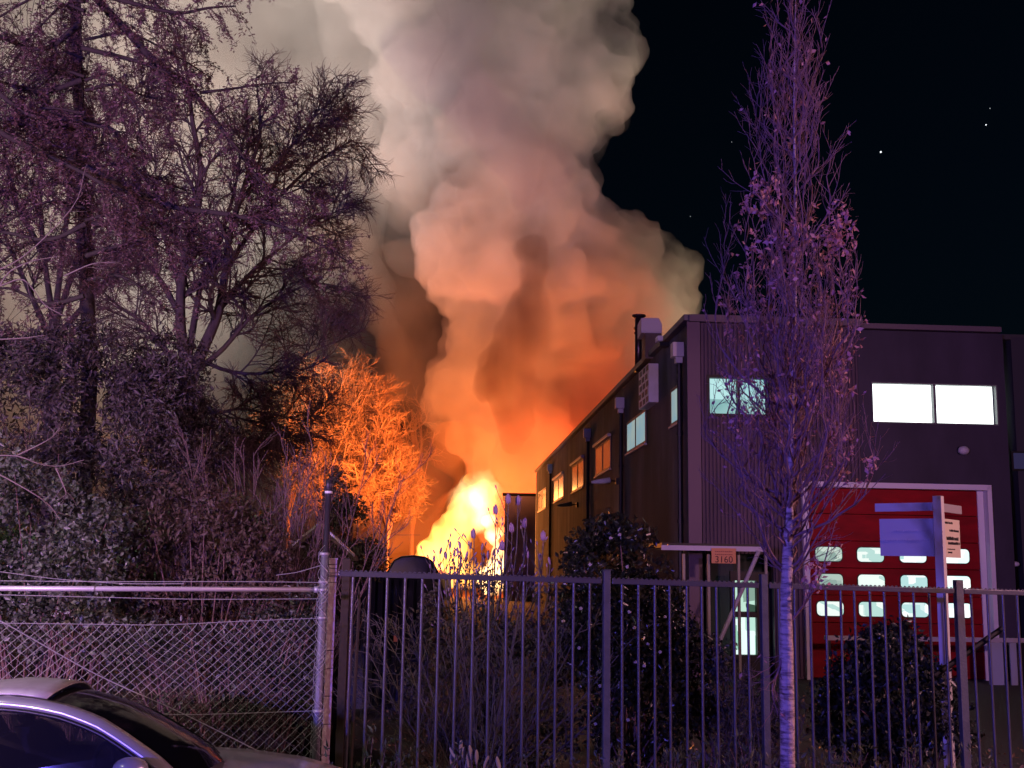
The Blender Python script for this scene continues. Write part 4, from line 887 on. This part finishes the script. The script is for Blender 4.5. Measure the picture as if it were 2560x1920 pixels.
# verge plants along the near side of the bars
def verge(name,label,px0,px1,Y,h,n,m,size,sp=.5):
    T=thing(name,label,'ground plants',(P((px0+px1)/2,1900,Y).x,Y,0)); tw=[];lp=[];dr=[]
    for i in range(n):
        x=P(rnd.uniform(px0,px1),1900,Y).x; s=Vector((x,Y+rnd.uniform(-.35,.35),0)); hh=h*rnd.uniform(.6,1.05)
        pts,_=wander(s,Vector((rnd.gauss(0,.3),rnd.gauss(0,.3),1)),hh,7,.1); tw.append((pts,.005,.002))
        for j in range(2,7):
            for _ in range(7): lp.append(pts[j]+Vector((rnd.gauss(0,.012),rnd.gauss(0,.012),rnd.gauss(0,.03)))); dr.append((rnd.gauss(0,.6),rnd.gauss(0,.6),.9))
    tubes(tw,'stems',twig,T,'stuff',3); leaves(lp,size,'foliage',m,T,'stuff',.3,0,np.array(dr))
fern=leafmat('verge_leaf',(.06,.085,.035),(.16,.19,.10),.45,.25)
ztp=lambda y,Y: P(1500,y,Y).z
verge('verge_plants','feathery green plants along the bottom of the bars right of the street tree',2000,2330,8.9,ztp(1858,8.9)+.02,90,fern,.06)
verge('verge_plants','feathery green plants at the foot of the bars between centre post and street tree',1640,1960,8.9,ztp(1868,8.9)+.02,80,fern,.06)
verge('verge_plants','sparse low plants at the far right foot of the bars',2380,2620,8.9,ztp(1886,8.9)+.02,46,fern,.055)
verge('verge_plants','low green plants at the foot of the bars beside the pale corner post',890,1075,8.9,ztp(1885,8.9)+.02,46,fern,.06)
verge('verge_plants','thin row of low plants under the centre post of the bars',1300,1640,8.9,ztp(1905,8.9)+.02,44,fern,.055)
T=thing('pale_leaf_plant','small plant with large pale upright leaves at the foot of the bars below the centre','plant',(P(1165,1900,9).x,9,0)); lp=[];dr=[];tw=[]
for (x,y) in ((1128,1893),(1143,1880),(1152,1868),(1158,1885),(1172,1900),(1180,1880),(1192,1892),(1210,1905),(1250,1907),(1135,1910),(1165,1912)):
    p=P(x,y+18,9); b=MB(); d=Vector((rnd.gauss(0,.45),rnd.gauss(0,.2),1)).normalized(); u=d.orthogonal().normalized(); b.ell(p+d*.05,(.022,.004,.058),8,6,(tuple(u),tuple(d.cross(u)),tuple(d))); b.build('leaf',leafmat('pale_leaf',(.5,.47,.36),(.42,.38,.28),.5,.3),T,True); tw.append((bez([Vector((p.x,9,0)),Vector((p.x+.01,9,p.z*.5)),p],3),.006,.004))
tubes(tw,'stems',twig,T,'stuff',4)

# -- larch like conifer with drooping sprays --
YK=14.4; trx=P(215,1400,YK).x
T=thing('drooping_conifer','large dark conifer at the left edge, long limbs hung with drooping needle tassels','tree',(trx,YK,0))
cb=mat('conifer_bark',(.04,.028,.028),.9,0,(7,(.05,.04,.035),(1,1,.3)),(20,.8))
b=MB(); b.tube(bez([Vector((trx-.05,YK,0)),P(222,1000,YK),P(215,700,YK),P(205,400,YK),P(190,100,YK),P(180,-300,YK)],3),np.interp(np.linspace(0,1,16),[0,1],[.11,.06]),12); b.build('trunk',cb,T,True)
limbs=[([(190,-60),(300,60),(400,165),(470,215),(560,330),(640,440),(700,560)],.055,.01,12.0),([(205,120),(330,150),(400,175),(450,200)],.03,.01,11.6),
 ([(500,232),(580,222),(660,210),(740,205)],.018,.006,11.9),([(180,-30),(300,0),(440,32),(520,20),(590,15)],.03,.008,11.2),([(215,420),(330,480),(450,520),(560,535),(680,560),(780,600),(880,660)],.05,.008,11.8),
 ([(-120,240),(0,330),(120,390),(240,450),(330,520)],.04,.01,11.0),([(-120,120),(0,235),(80,290),(180,300),(300,330)],.035,.01,11.4),([(215,560),(120,600),(0,580),(-100,600)],.03,.008,11.6),
 ([(215,640),(280,620),(360,600),(440,640)],.03,.008,11.8),([(210,300),(290,330),(330,420),(350,520)],.03,.008,12.2),([(200,60),(120,120),(40,110),(-60,60)],.04,.01,12),([(205,200),(110,230),(20,210),(-60,190)],.035,.01,12),
 ([(230,560),(330,560),(420,560),(520,600)],.03,.008,12.2),([(210,740),(120,760),(20,720),(-60,740)],.03,.008,12),([(220,700),(300,690),(380,740),(420,780)],.025,.008,12.4),([(190,0),(260,-30),(360,-20),(430,60)],.03,.008,11.6),([(640,440),(700,490),(740,500),(800,505)],.01,.005,12)]
for _ in range(20):
    y0=rnd.uniform(-60,620); sx=rnd.choice((-1,1,-1)); ln=rnd.uniform(120,330); ys_=rnd.uniform(20,110)
    limbs.append(([(212-y0*0,y0),(212+sx*ln*.35,y0-15),(212+sx*ln*.7,y0+ys_*.4),(212+sx*ln,y0+ys_)],.02,.006,12.5+rnd.uniform(-1.2,1.0)))
limbs+=[([(180,-60),(190,100),(205,400),(215,660)],.01,.01,14.27),([(200,-60),(205,200),(212,400),(218,720)],.01,.01,14.1)]
out=[];tw=[];lp=[];dr=[]
for pp,r0,r1,Y in limbs:
    pts=bez([P(x,y,Y+.12*i*(rnd.random()-.5)) for i,(x,y) in enumerate(pp)],4); out.append((pts,r0,r1)); m_=len(pts)
    L=sum((pts[i+1]-pts[i]).length for i in range(m_-1)); n_=int(L/.042)
    for i in range(n_):
        f=(.08+.92*(i+rnd.random())/n_)*(m_-1); a=min(int(f),m_-2); p=pts[a].lerp(pts[a+1],f-a); d=(pts[a+1]-pts[a]).normalized()
        dd=(ortho(d,1.0,rnd.uniform(0,6.28))+Vector((0,0,-.15))).normalized(); l=rnd.uniform(.15,.6); q_,_=wander(p,dd,l,6,.14,(0,0,-.2)); tw.append((q_,.004,.002))
        for j in range(1,6):
            for _ in range(9 if rnd.random()<.85 else 0): lp.append(q_[j]+Vector((rnd.gauss(0,.014),rnd.gauss(0,.014),rnd.gauss(0,.014)))); dr.append((rnd.gauss(0,.9),rnd.gauss(0,.9),-.25))
        if rnd.random()<.35:
            q2,_=wander(q_[3],Vector((rnd.gauss(0,.2),rnd.gauss(0,.2),-1)),rnd.uniform(.08,.3),6,.1); tw.append((q2,.003,.0015))
            for j in range(1,6):
                for _ in range(6): lp.append(q2[j]+Vector((rnd.gauss(0,.012),rnd.gauss(0,.012),rnd.gauss(0,.012)))); dr.append((rnd.gauss(0,.8),rnd.gauss(0,.8),-.4))
tubes(out,'limbs',cb,T,'stuff',6); tubes(tw,'twigs',cb,T,'stuff',3)
leaves(lp,.043,'needles',leafmat('reddish_needles',(.10,.055,.06),(.22,.13,.14),.6,.25),T,'stuff',.35,0,np.array(dr))
# near bare twigs crossing the left edge
bw=mat('pale_near_twig',(.22,.17,.17),.7)
T=thing('bare_sapling','thin pale leafless sapling with arching twigs crossing the left edge','tree',(P(-60,1400,9.9).x,9.9,0)); out=[];tw=[]
for pp in ([(-60,1500),(-60,1200),(-40,900),(0,715),(60,660),(150,640)],[(-30,850),(60,845),(110,838)],[(-50,1140),(40,1140),(100,1160),(150,1165),(210,1150)],[(40,1140),(120,1100),(150,1070)],[(-50,1160),(60,1220),(120,1260),(150,1300)],[(0,715),(60,700),(110,760),(160,790)],[(-40,690),(60,640),(180,520),(210,440)],[(160,690),(230,660),(290,655)],[(140,1170),(165,1230),(160,1240)]):
    pts=bez([P(x,y,9.9+rnd.uniform(-.1,.1)) for x,y in pp],4); out.append((pts,.008 if len(pp)<6 else .014,.003)); sprout(pts,.006,.003,[(6,.25,.7,.15,(0,0,.03),5,.6,.0022)],out,tw,.3)
tubes(out,'branches',bw,T,'stuff',4); tubes(tw,'twigs',bw,T,'stuff',3)
# far tree line closing the ground beyond the left trees
q=[]
T=thing('tree_belt','dark belt of trees far behind the bushes at the left','trees',(-32,60,0)); 
v=nr.normal(size=(26000,3)); v/=np.linalg.norm(v,axis=1,keepdims=True); cx_=nr.uniform(-44,-13,26000); hh=3.2+1.3*np.sin(cx_*.9)+.8*np.sin(cx_*2.3)
pts=np.column_stack([cx_,60+v[:,1]*2.5,np.clip(hh*(.5+.5*v[:,2]),.1,None)]); leaves(pts,.5,'foliage',dkl,T,'stuff',.5)
T['kind']='stuff'
# ---------------- smoke, fire ----------------
SMY=80.0
def hull(name,balls,voxel,seed,disp):
    """one closed billowing hull grown round a cluster of balls (px,py,radius px,depth)"""
    bm=bmesh.new()
    for (px,py,r,Y) in balls:
        c=P(px,py,Y); rad=r*m_per_px(Y)*1.02
        bmesh.ops.create_icosphere(bm,subdivisions=3,radius=rad,matrix=Matrix.Translation(c))
    me=bpy.data.meshes.new(name); bm.to_mesh(me); bm.free()
    o=bpy.data.objects.new(name,me); col.objects.link(o)
    m=o.modifiers.new('r','REMESH'); m.mode='VOXEL'; m.voxel_size=voxel
    s=o.modifiers.new('s','SMOOTH'); s.iterations=6; s.factor=.8
    for i,(sz,st,ty) in enumerate(disp):
        t=bpy.data.textures.new('%s_%d'%(name,i),ty)
        if ty=='VORONOI': t.noise_scale=sz; t.intensity=1.0; t.noise_intensity=1.2
        else: t.noise_scale=sz; t.noise_depth=3
        d=o.modifiers.new('d','DISPLACE'); d.texture=t; d.texture_coords='GLOBAL'; d.strength=st; d.mid_level=.45
    m=o.modifiers.new('r2','REMESH'); m.mode='VOXEL'; m.voxel_size=voxel*.85
    # keep the outer skin only: pockets left between the balls are filled with smoke
    dg=bpy.context.evaluated_depsgraph_get(); me2=bpy.data.meshes.new_from_object(o.evaluated_get(dg)); o.modifiers.clear(); o.data=me2
    bm=bmesh.new(); bm.from_mesh(me2); seen=set(); isl=[]
    for v in bm.verts:
        if v in seen: continue
        st=[v]; seen.add(v); c=[]
        while st:
            a=st.pop(); c.append(a)
            for e in a.link_edges:
                q=e.other_vert(a)
                if q not in seen: seen.add(q); st.append(q)
        isl.append(c)
    isl.sort(key=len)
    bmesh.ops.delete(bm,geom=[v for c in isl[:-1] for v in c],context='VERTS'); bm.to_mesh(me2); bm.free()
    me2.polygons.foreach_set('use_smooth',[True]*len(me2.polygons))
    return o
def vol_mat(name,color,density,absorb=None,aniso=0.0,het=None):
    m=bpy.data.materials.new(name); m.use_nodes=True; n=m.node_tree; n.nodes.clear()
    out=n.nodes.new('ShaderNodeOutputMaterial')
    pv=n.nodes.new('ShaderNodeVolumePrincipled')
    pv.inputs['Color'].default_value=(*color,1); pv.inputs['Density'].default_value=density
    pv.inputs['Anisotropy'].default_value=aniso
    if absorb: pv.inputs['Absorption Color'].default_value=(*absorb,1)
    n.links.new(pv.outputs[0],out.inputs['Volume'])
    if het:
        sc_,lo,hi,zs=het
        tc=n.nodes.new('ShaderNodeNewGeometry'); mp=n.nodes.new('ShaderNodeMapping'); mp.inputs['Scale'].default_value=(1,1,zs)
        nz=n.nodes.new('ShaderNodeTexNoise'); nz.inputs['Scale'].default_value=sc_; nz.inputs['Detail'].default_value=5; m.cycles.volume_step_rate=.4; nz.inputs['Roughness'].default_value=.55
        mr=n.nodes.new('ShaderNodeMapRange'); mr.inputs[1].default_value=lo; mr.inputs[2].default_value=hi; mr.inputs[4].default_value=density; mr.inputs[3].default_value=density*0.0
        n.links.new(tc.outputs['Position'],mp.inputs['Vector']); n.links.new(mp.outputs[0],nz.inputs['Vector']); n.links.new(nz.outputs[0],mr.inputs[0]); n.links.new(mr.outputs[0],pv.inputs['Density'])
    return m
def emis_vol(name,color,strength,het=None):
    m=bpy.data.materials.new(name); m.use_nodes=True; n=m.node_tree; n.nodes.clear()
    out=n.nodes.new('ShaderNodeOutputMaterial'); em=n.nodes.new('ShaderNodeEmission')
    em.inputs[0].default_value=(*color,1); em.inputs[1].default_value=strength
    n.links.new(em.outputs[0],out.inputs['Volume'])
    if het:
        sc_,lo,hi,zs=het
        tc=n.nodes.new('ShaderNodeNewGeometry'); mp=n.nodes.new('ShaderNodeMapping'); mp.inputs['Scale'].default_value=(1,1,zs)
        nz=n.nodes.new('ShaderNodeTexNoise'); nz.inputs['Scale'].default_value=sc_; nz.inputs['Detail'].default_value=2
        mr=n.nodes.new('ShaderNodeMapRange'); mr.inputs[1].default_value=lo; mr.inputs[2].default_value=hi; mr.inputs[4].default_value=strength
        n.links.new(tc.outputs['Position'],mp.inputs['Vector']); n.links.new(mp.outputs[0],nz.inputs['Vector']); n.links.new(nz.outputs[0],mr.inputs[0]); n.links.new(mr.outputs[0],em.inputs[1])
    return m
Y=SMY
plume=[(1330,1290,120,Y+10),(1380,1180,140,Y+10),(1300,1100,120,Y+6),(1430,1060,140,Y+10),(1200,1060,90,Y+5),(1180,980,110,Y+4),(1420,950,150,Y+10),
 (1230,860,130,Y+4),(1420,850,150,Y+8),(1580,850,130,Y+10),(1200,740,110,Y+3),(1350,720,160,Y+4),(1520,680,130,Y+5),(1640,690,80,Y+6),(1690,665,50,Y+6),(1670,760,50,Y+7),(1600,760,90,Y+6),
 (1130,615,95,Y-2),(1210,560,120,Y-1),(1240,670,85,Y-2),(1280,520,150,Y),(1440,590,110,Y+3),(1550,610,80,Y+4),(1420,470,90,Y+2),(1250,380,170,Y+2),(1400,340,110,Y+2),(1450,240,120,Y+3),(1470,110,110,Y+3),(1440,0,110,Y+3),
 (1300,150,190,Y+3),(1280,-60,200,Y+3),(1100,0,200,Y+6),(1100,200,170,Y+6),(1060,380,120,Y+6),(1470,-150,120,Y+3),(1250,-250,220,Y+3),(950,-200,220,Y+5)]
o=hull('smoke_plume',plume,0.34,1,[(6,2.8,'CLOUDS'),(2.6,1.6,'VORONOI'),(1.2,1.1,'VORONOI'),(.6,.6,'CLOUDS')])
o.data.materials.append(vol_mat('plume_smoke',(.95,.93,.92),.42,het=(.11,.33,.62,.7)))
o['kind']='stuff'
# thin smoke drifting off to the left behind the trees
drift=[(960,80,170,Y+5),(940,300,150,Y+5),(1040,470,90,Y+5),(860,520,120,Y+20),(850,720,100,Y+24),(760,850,110,Y+26),(900,900,110,Y+26),(850,1050,120,Y+26),(950,1150,100,Y+24),(940,60,250,Y+14),(880,280,200,Y+14),(1000,430,110,Y+12),(720,40,260,Y+16),(700,300,230,Y+18),(450,100,280,Y+20),(430,400,260,Y+22),(150,200,300,Y+24),(150,560,280,Y+24),(620,560,170,Y+20),(480,760,210,Y+22),(250,850,220,Y+24),(560,960,150,Y+22),(420,1150,200,Y+24),(-150,100,330,Y+24),(-150,600,330,Y+24),(700,-250,300,Y+16),(200,-250,300,Y+20),(1050,-200,200,Y+12),(780,1180,150,Y+24),(650,1250,150,Y+24),(-150,1100,300,Y+24),(100,1150,260,Y+24),(300,1300,200,Y+24),(1050,620,90,Y+14),(1000,540,90,Y+13)]
d=hull('drifting_smoke',drift,0.8,3,[(9,4.5,'CLOUDS'),(4,2.6,'CLOUDS'),(2,1.0,'CLOUDS')])
d.data.materials.append(vol_mat('drift_smoke',(.93,.92,.9),.11,het=(.05,.3,.62,1))); d['kind']='stuff'
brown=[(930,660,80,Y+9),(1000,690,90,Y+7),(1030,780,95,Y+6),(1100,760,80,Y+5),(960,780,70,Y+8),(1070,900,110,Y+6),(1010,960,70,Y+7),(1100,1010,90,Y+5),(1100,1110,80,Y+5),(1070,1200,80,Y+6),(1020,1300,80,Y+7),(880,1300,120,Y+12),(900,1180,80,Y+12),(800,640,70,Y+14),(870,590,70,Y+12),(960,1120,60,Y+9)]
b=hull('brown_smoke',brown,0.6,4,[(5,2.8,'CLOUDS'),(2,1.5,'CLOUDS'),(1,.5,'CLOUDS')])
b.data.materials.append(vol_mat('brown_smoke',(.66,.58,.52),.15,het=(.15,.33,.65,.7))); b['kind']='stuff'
shade_balls=[(1260,330,85,Y-5),(1200,270,90,Y-5),(1310,400,80,Y-5),(1120,180,90,Y-4),(1020,130,80,Y-4),(1340,480,60,Y-5),(1390,420,50,Y-4),(1160,60,90,Y-4)]  # violet shade of the upper smoke, put into the colour of an added hull
k=hull('shade_smoke',shade_balls,0.7,9,[(5,3.0,'CLOUDS'),(2,1.0,'CLOUDS')])
k.data.materials.append(vol_mat('shade_smoke',(.46,.40,.56),.10,het=(.14,.32,.65,.7))); k['kind']='stuff'
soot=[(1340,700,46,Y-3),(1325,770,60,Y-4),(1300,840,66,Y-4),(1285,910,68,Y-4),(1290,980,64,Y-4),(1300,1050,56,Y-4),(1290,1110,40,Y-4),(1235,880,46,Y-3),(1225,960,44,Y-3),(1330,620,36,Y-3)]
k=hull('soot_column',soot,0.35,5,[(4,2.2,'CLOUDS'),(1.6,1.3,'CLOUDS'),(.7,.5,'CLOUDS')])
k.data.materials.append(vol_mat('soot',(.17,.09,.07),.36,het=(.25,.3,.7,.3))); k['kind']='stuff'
# flames
fire=[(1105,1400,52,Y-1),(1130,1345,48,Y-1),(1158,1300,46,Y-1),(1185,1262,44,Y-1),(1195,1228,26,Y-1),(1075,1440,60,Y-1),(1140,1425,45,Y-1),(1180,1435,30,Y-1),(1170,1200,14,Y-1),(1212,1208,12,Y-1)]
f=hull('flames',fire,0.18,2,[(1.8,1.6,'CLOUDS'),(.9,1.1,'CLOUDS'),(.35,.4,'CLOUDS')])
f.data.materials.append(emis_vol('flame',(1,.40,.075),1.7,het=(.5,.36,.58,.38))); f['kind']='stuff'
def hot(name,c,rad,strength,color,zr=1.0):
    """burning gas brightest at its middle and fading outwards in ragged shreds"""
    m=emis_vol(name,color,strength,het=(.8,.34,.6,.5)); n=m.node_tree; em=n.nodes['Emission']; src=em.inputs[1].links[0].from_socket
    g=n.nodes.new('ShaderNodeNewGeometry'); sub=n.nodes.new('ShaderNodeVectorMath'); sub.operation='SUBTRACT'; sub.inputs[1].default_value=tuple(c)
    mul=n.nodes.new('ShaderNodeVectorMath'); mul.operation='MULTIPLY'; mul.inputs[1].default_value=(1/rad,1/rad,zr/rad)
    ln=n.nodes.new('ShaderNodeVectorMath'); ln.operation='LENGTH'; mr=n.nodes.new('ShaderNodeMapRange'); mr.interpolation_type='SMOOTHSTEP'
    mr.inputs[1].default_value=0; mr.inputs[2].default_value=1; mr.inputs[3].default_value=1; mr.inputs[4].default_value=0
    pw=n.nodes.new('ShaderNodeMath'); pw.operation='MULTIPLY'
    n.links.new(g.outputs['Position'],sub.inputs[0]); n.links.new(sub.outputs[0],mul.inputs[0]); n.links.new(mul.outputs[0],ln.inputs[0]); n.links.new(ln.outputs['Value'],mr.inputs[0])
    n.links.new(mr.outputs[0],pw.inputs[0]); n.links.new(src,pw.inputs[1]); n.links.new(pw.outputs[0],em.inputs[1]); m.cycles.volume_step_rate=.5
    return m
core=[(1188,1256,62,Y-2),(1160,1300,45,Y-2),(1135,1345,40,Y-2),(1215,1240,40,Y-2),(1110,1385,35,Y-2),(1215,1205,22,Y-2)]
f=hull('flame_core',core,0.18,6,[(1.4,1.6,'CLOUDS'),(.6,.8,'CLOUDS'),(.3,.3,'CLOUDS')])
f.data.materials.append(hot('flame_hot',P(1192,1256,Y-2),2.3,3.2,(1,.58,.22),.8)); f['kind']='stuff'
jet=[(1222,1305,14,Y-5),(1236,1340,18,Y-5),(1247,1380,19,Y-5),(1240,1415,24,Y-5),(1232,1450,34,Y-5),(1258,1300,8,Y-5),(1252,1325,12,Y-5)]
f=hull('flame_jet',jet,0.13,8,[(1.0,.9,'CLOUDS'),(.4,.4,'CLOUDS')])
f.data.materials.append(emis_vol('flame_jet',(1,.56,.22),5.0,het=(.9,.32,.56,.5))); f['kind']='stuff'
glow=[(1180,1310,110,Y+1),(1110,1390,130,Y+1),(1260,1380,110,Y+1),(1200,1210,80,Y+1),(1150,1120,70,Y+2),(1320,1400,90,Y+3),(1050,1420,100,Y+2)]
f=hull('flame_glow',glow,0.4,7,[(3.5,3.5,'CLOUDS'),(1.2,.8,'CLOUDS')])
f.data.materials.append(emis_vol('flame_glow',(1,.16,.02),.10,het=(.12,.3,.7,.5))); f['kind']='stuff'
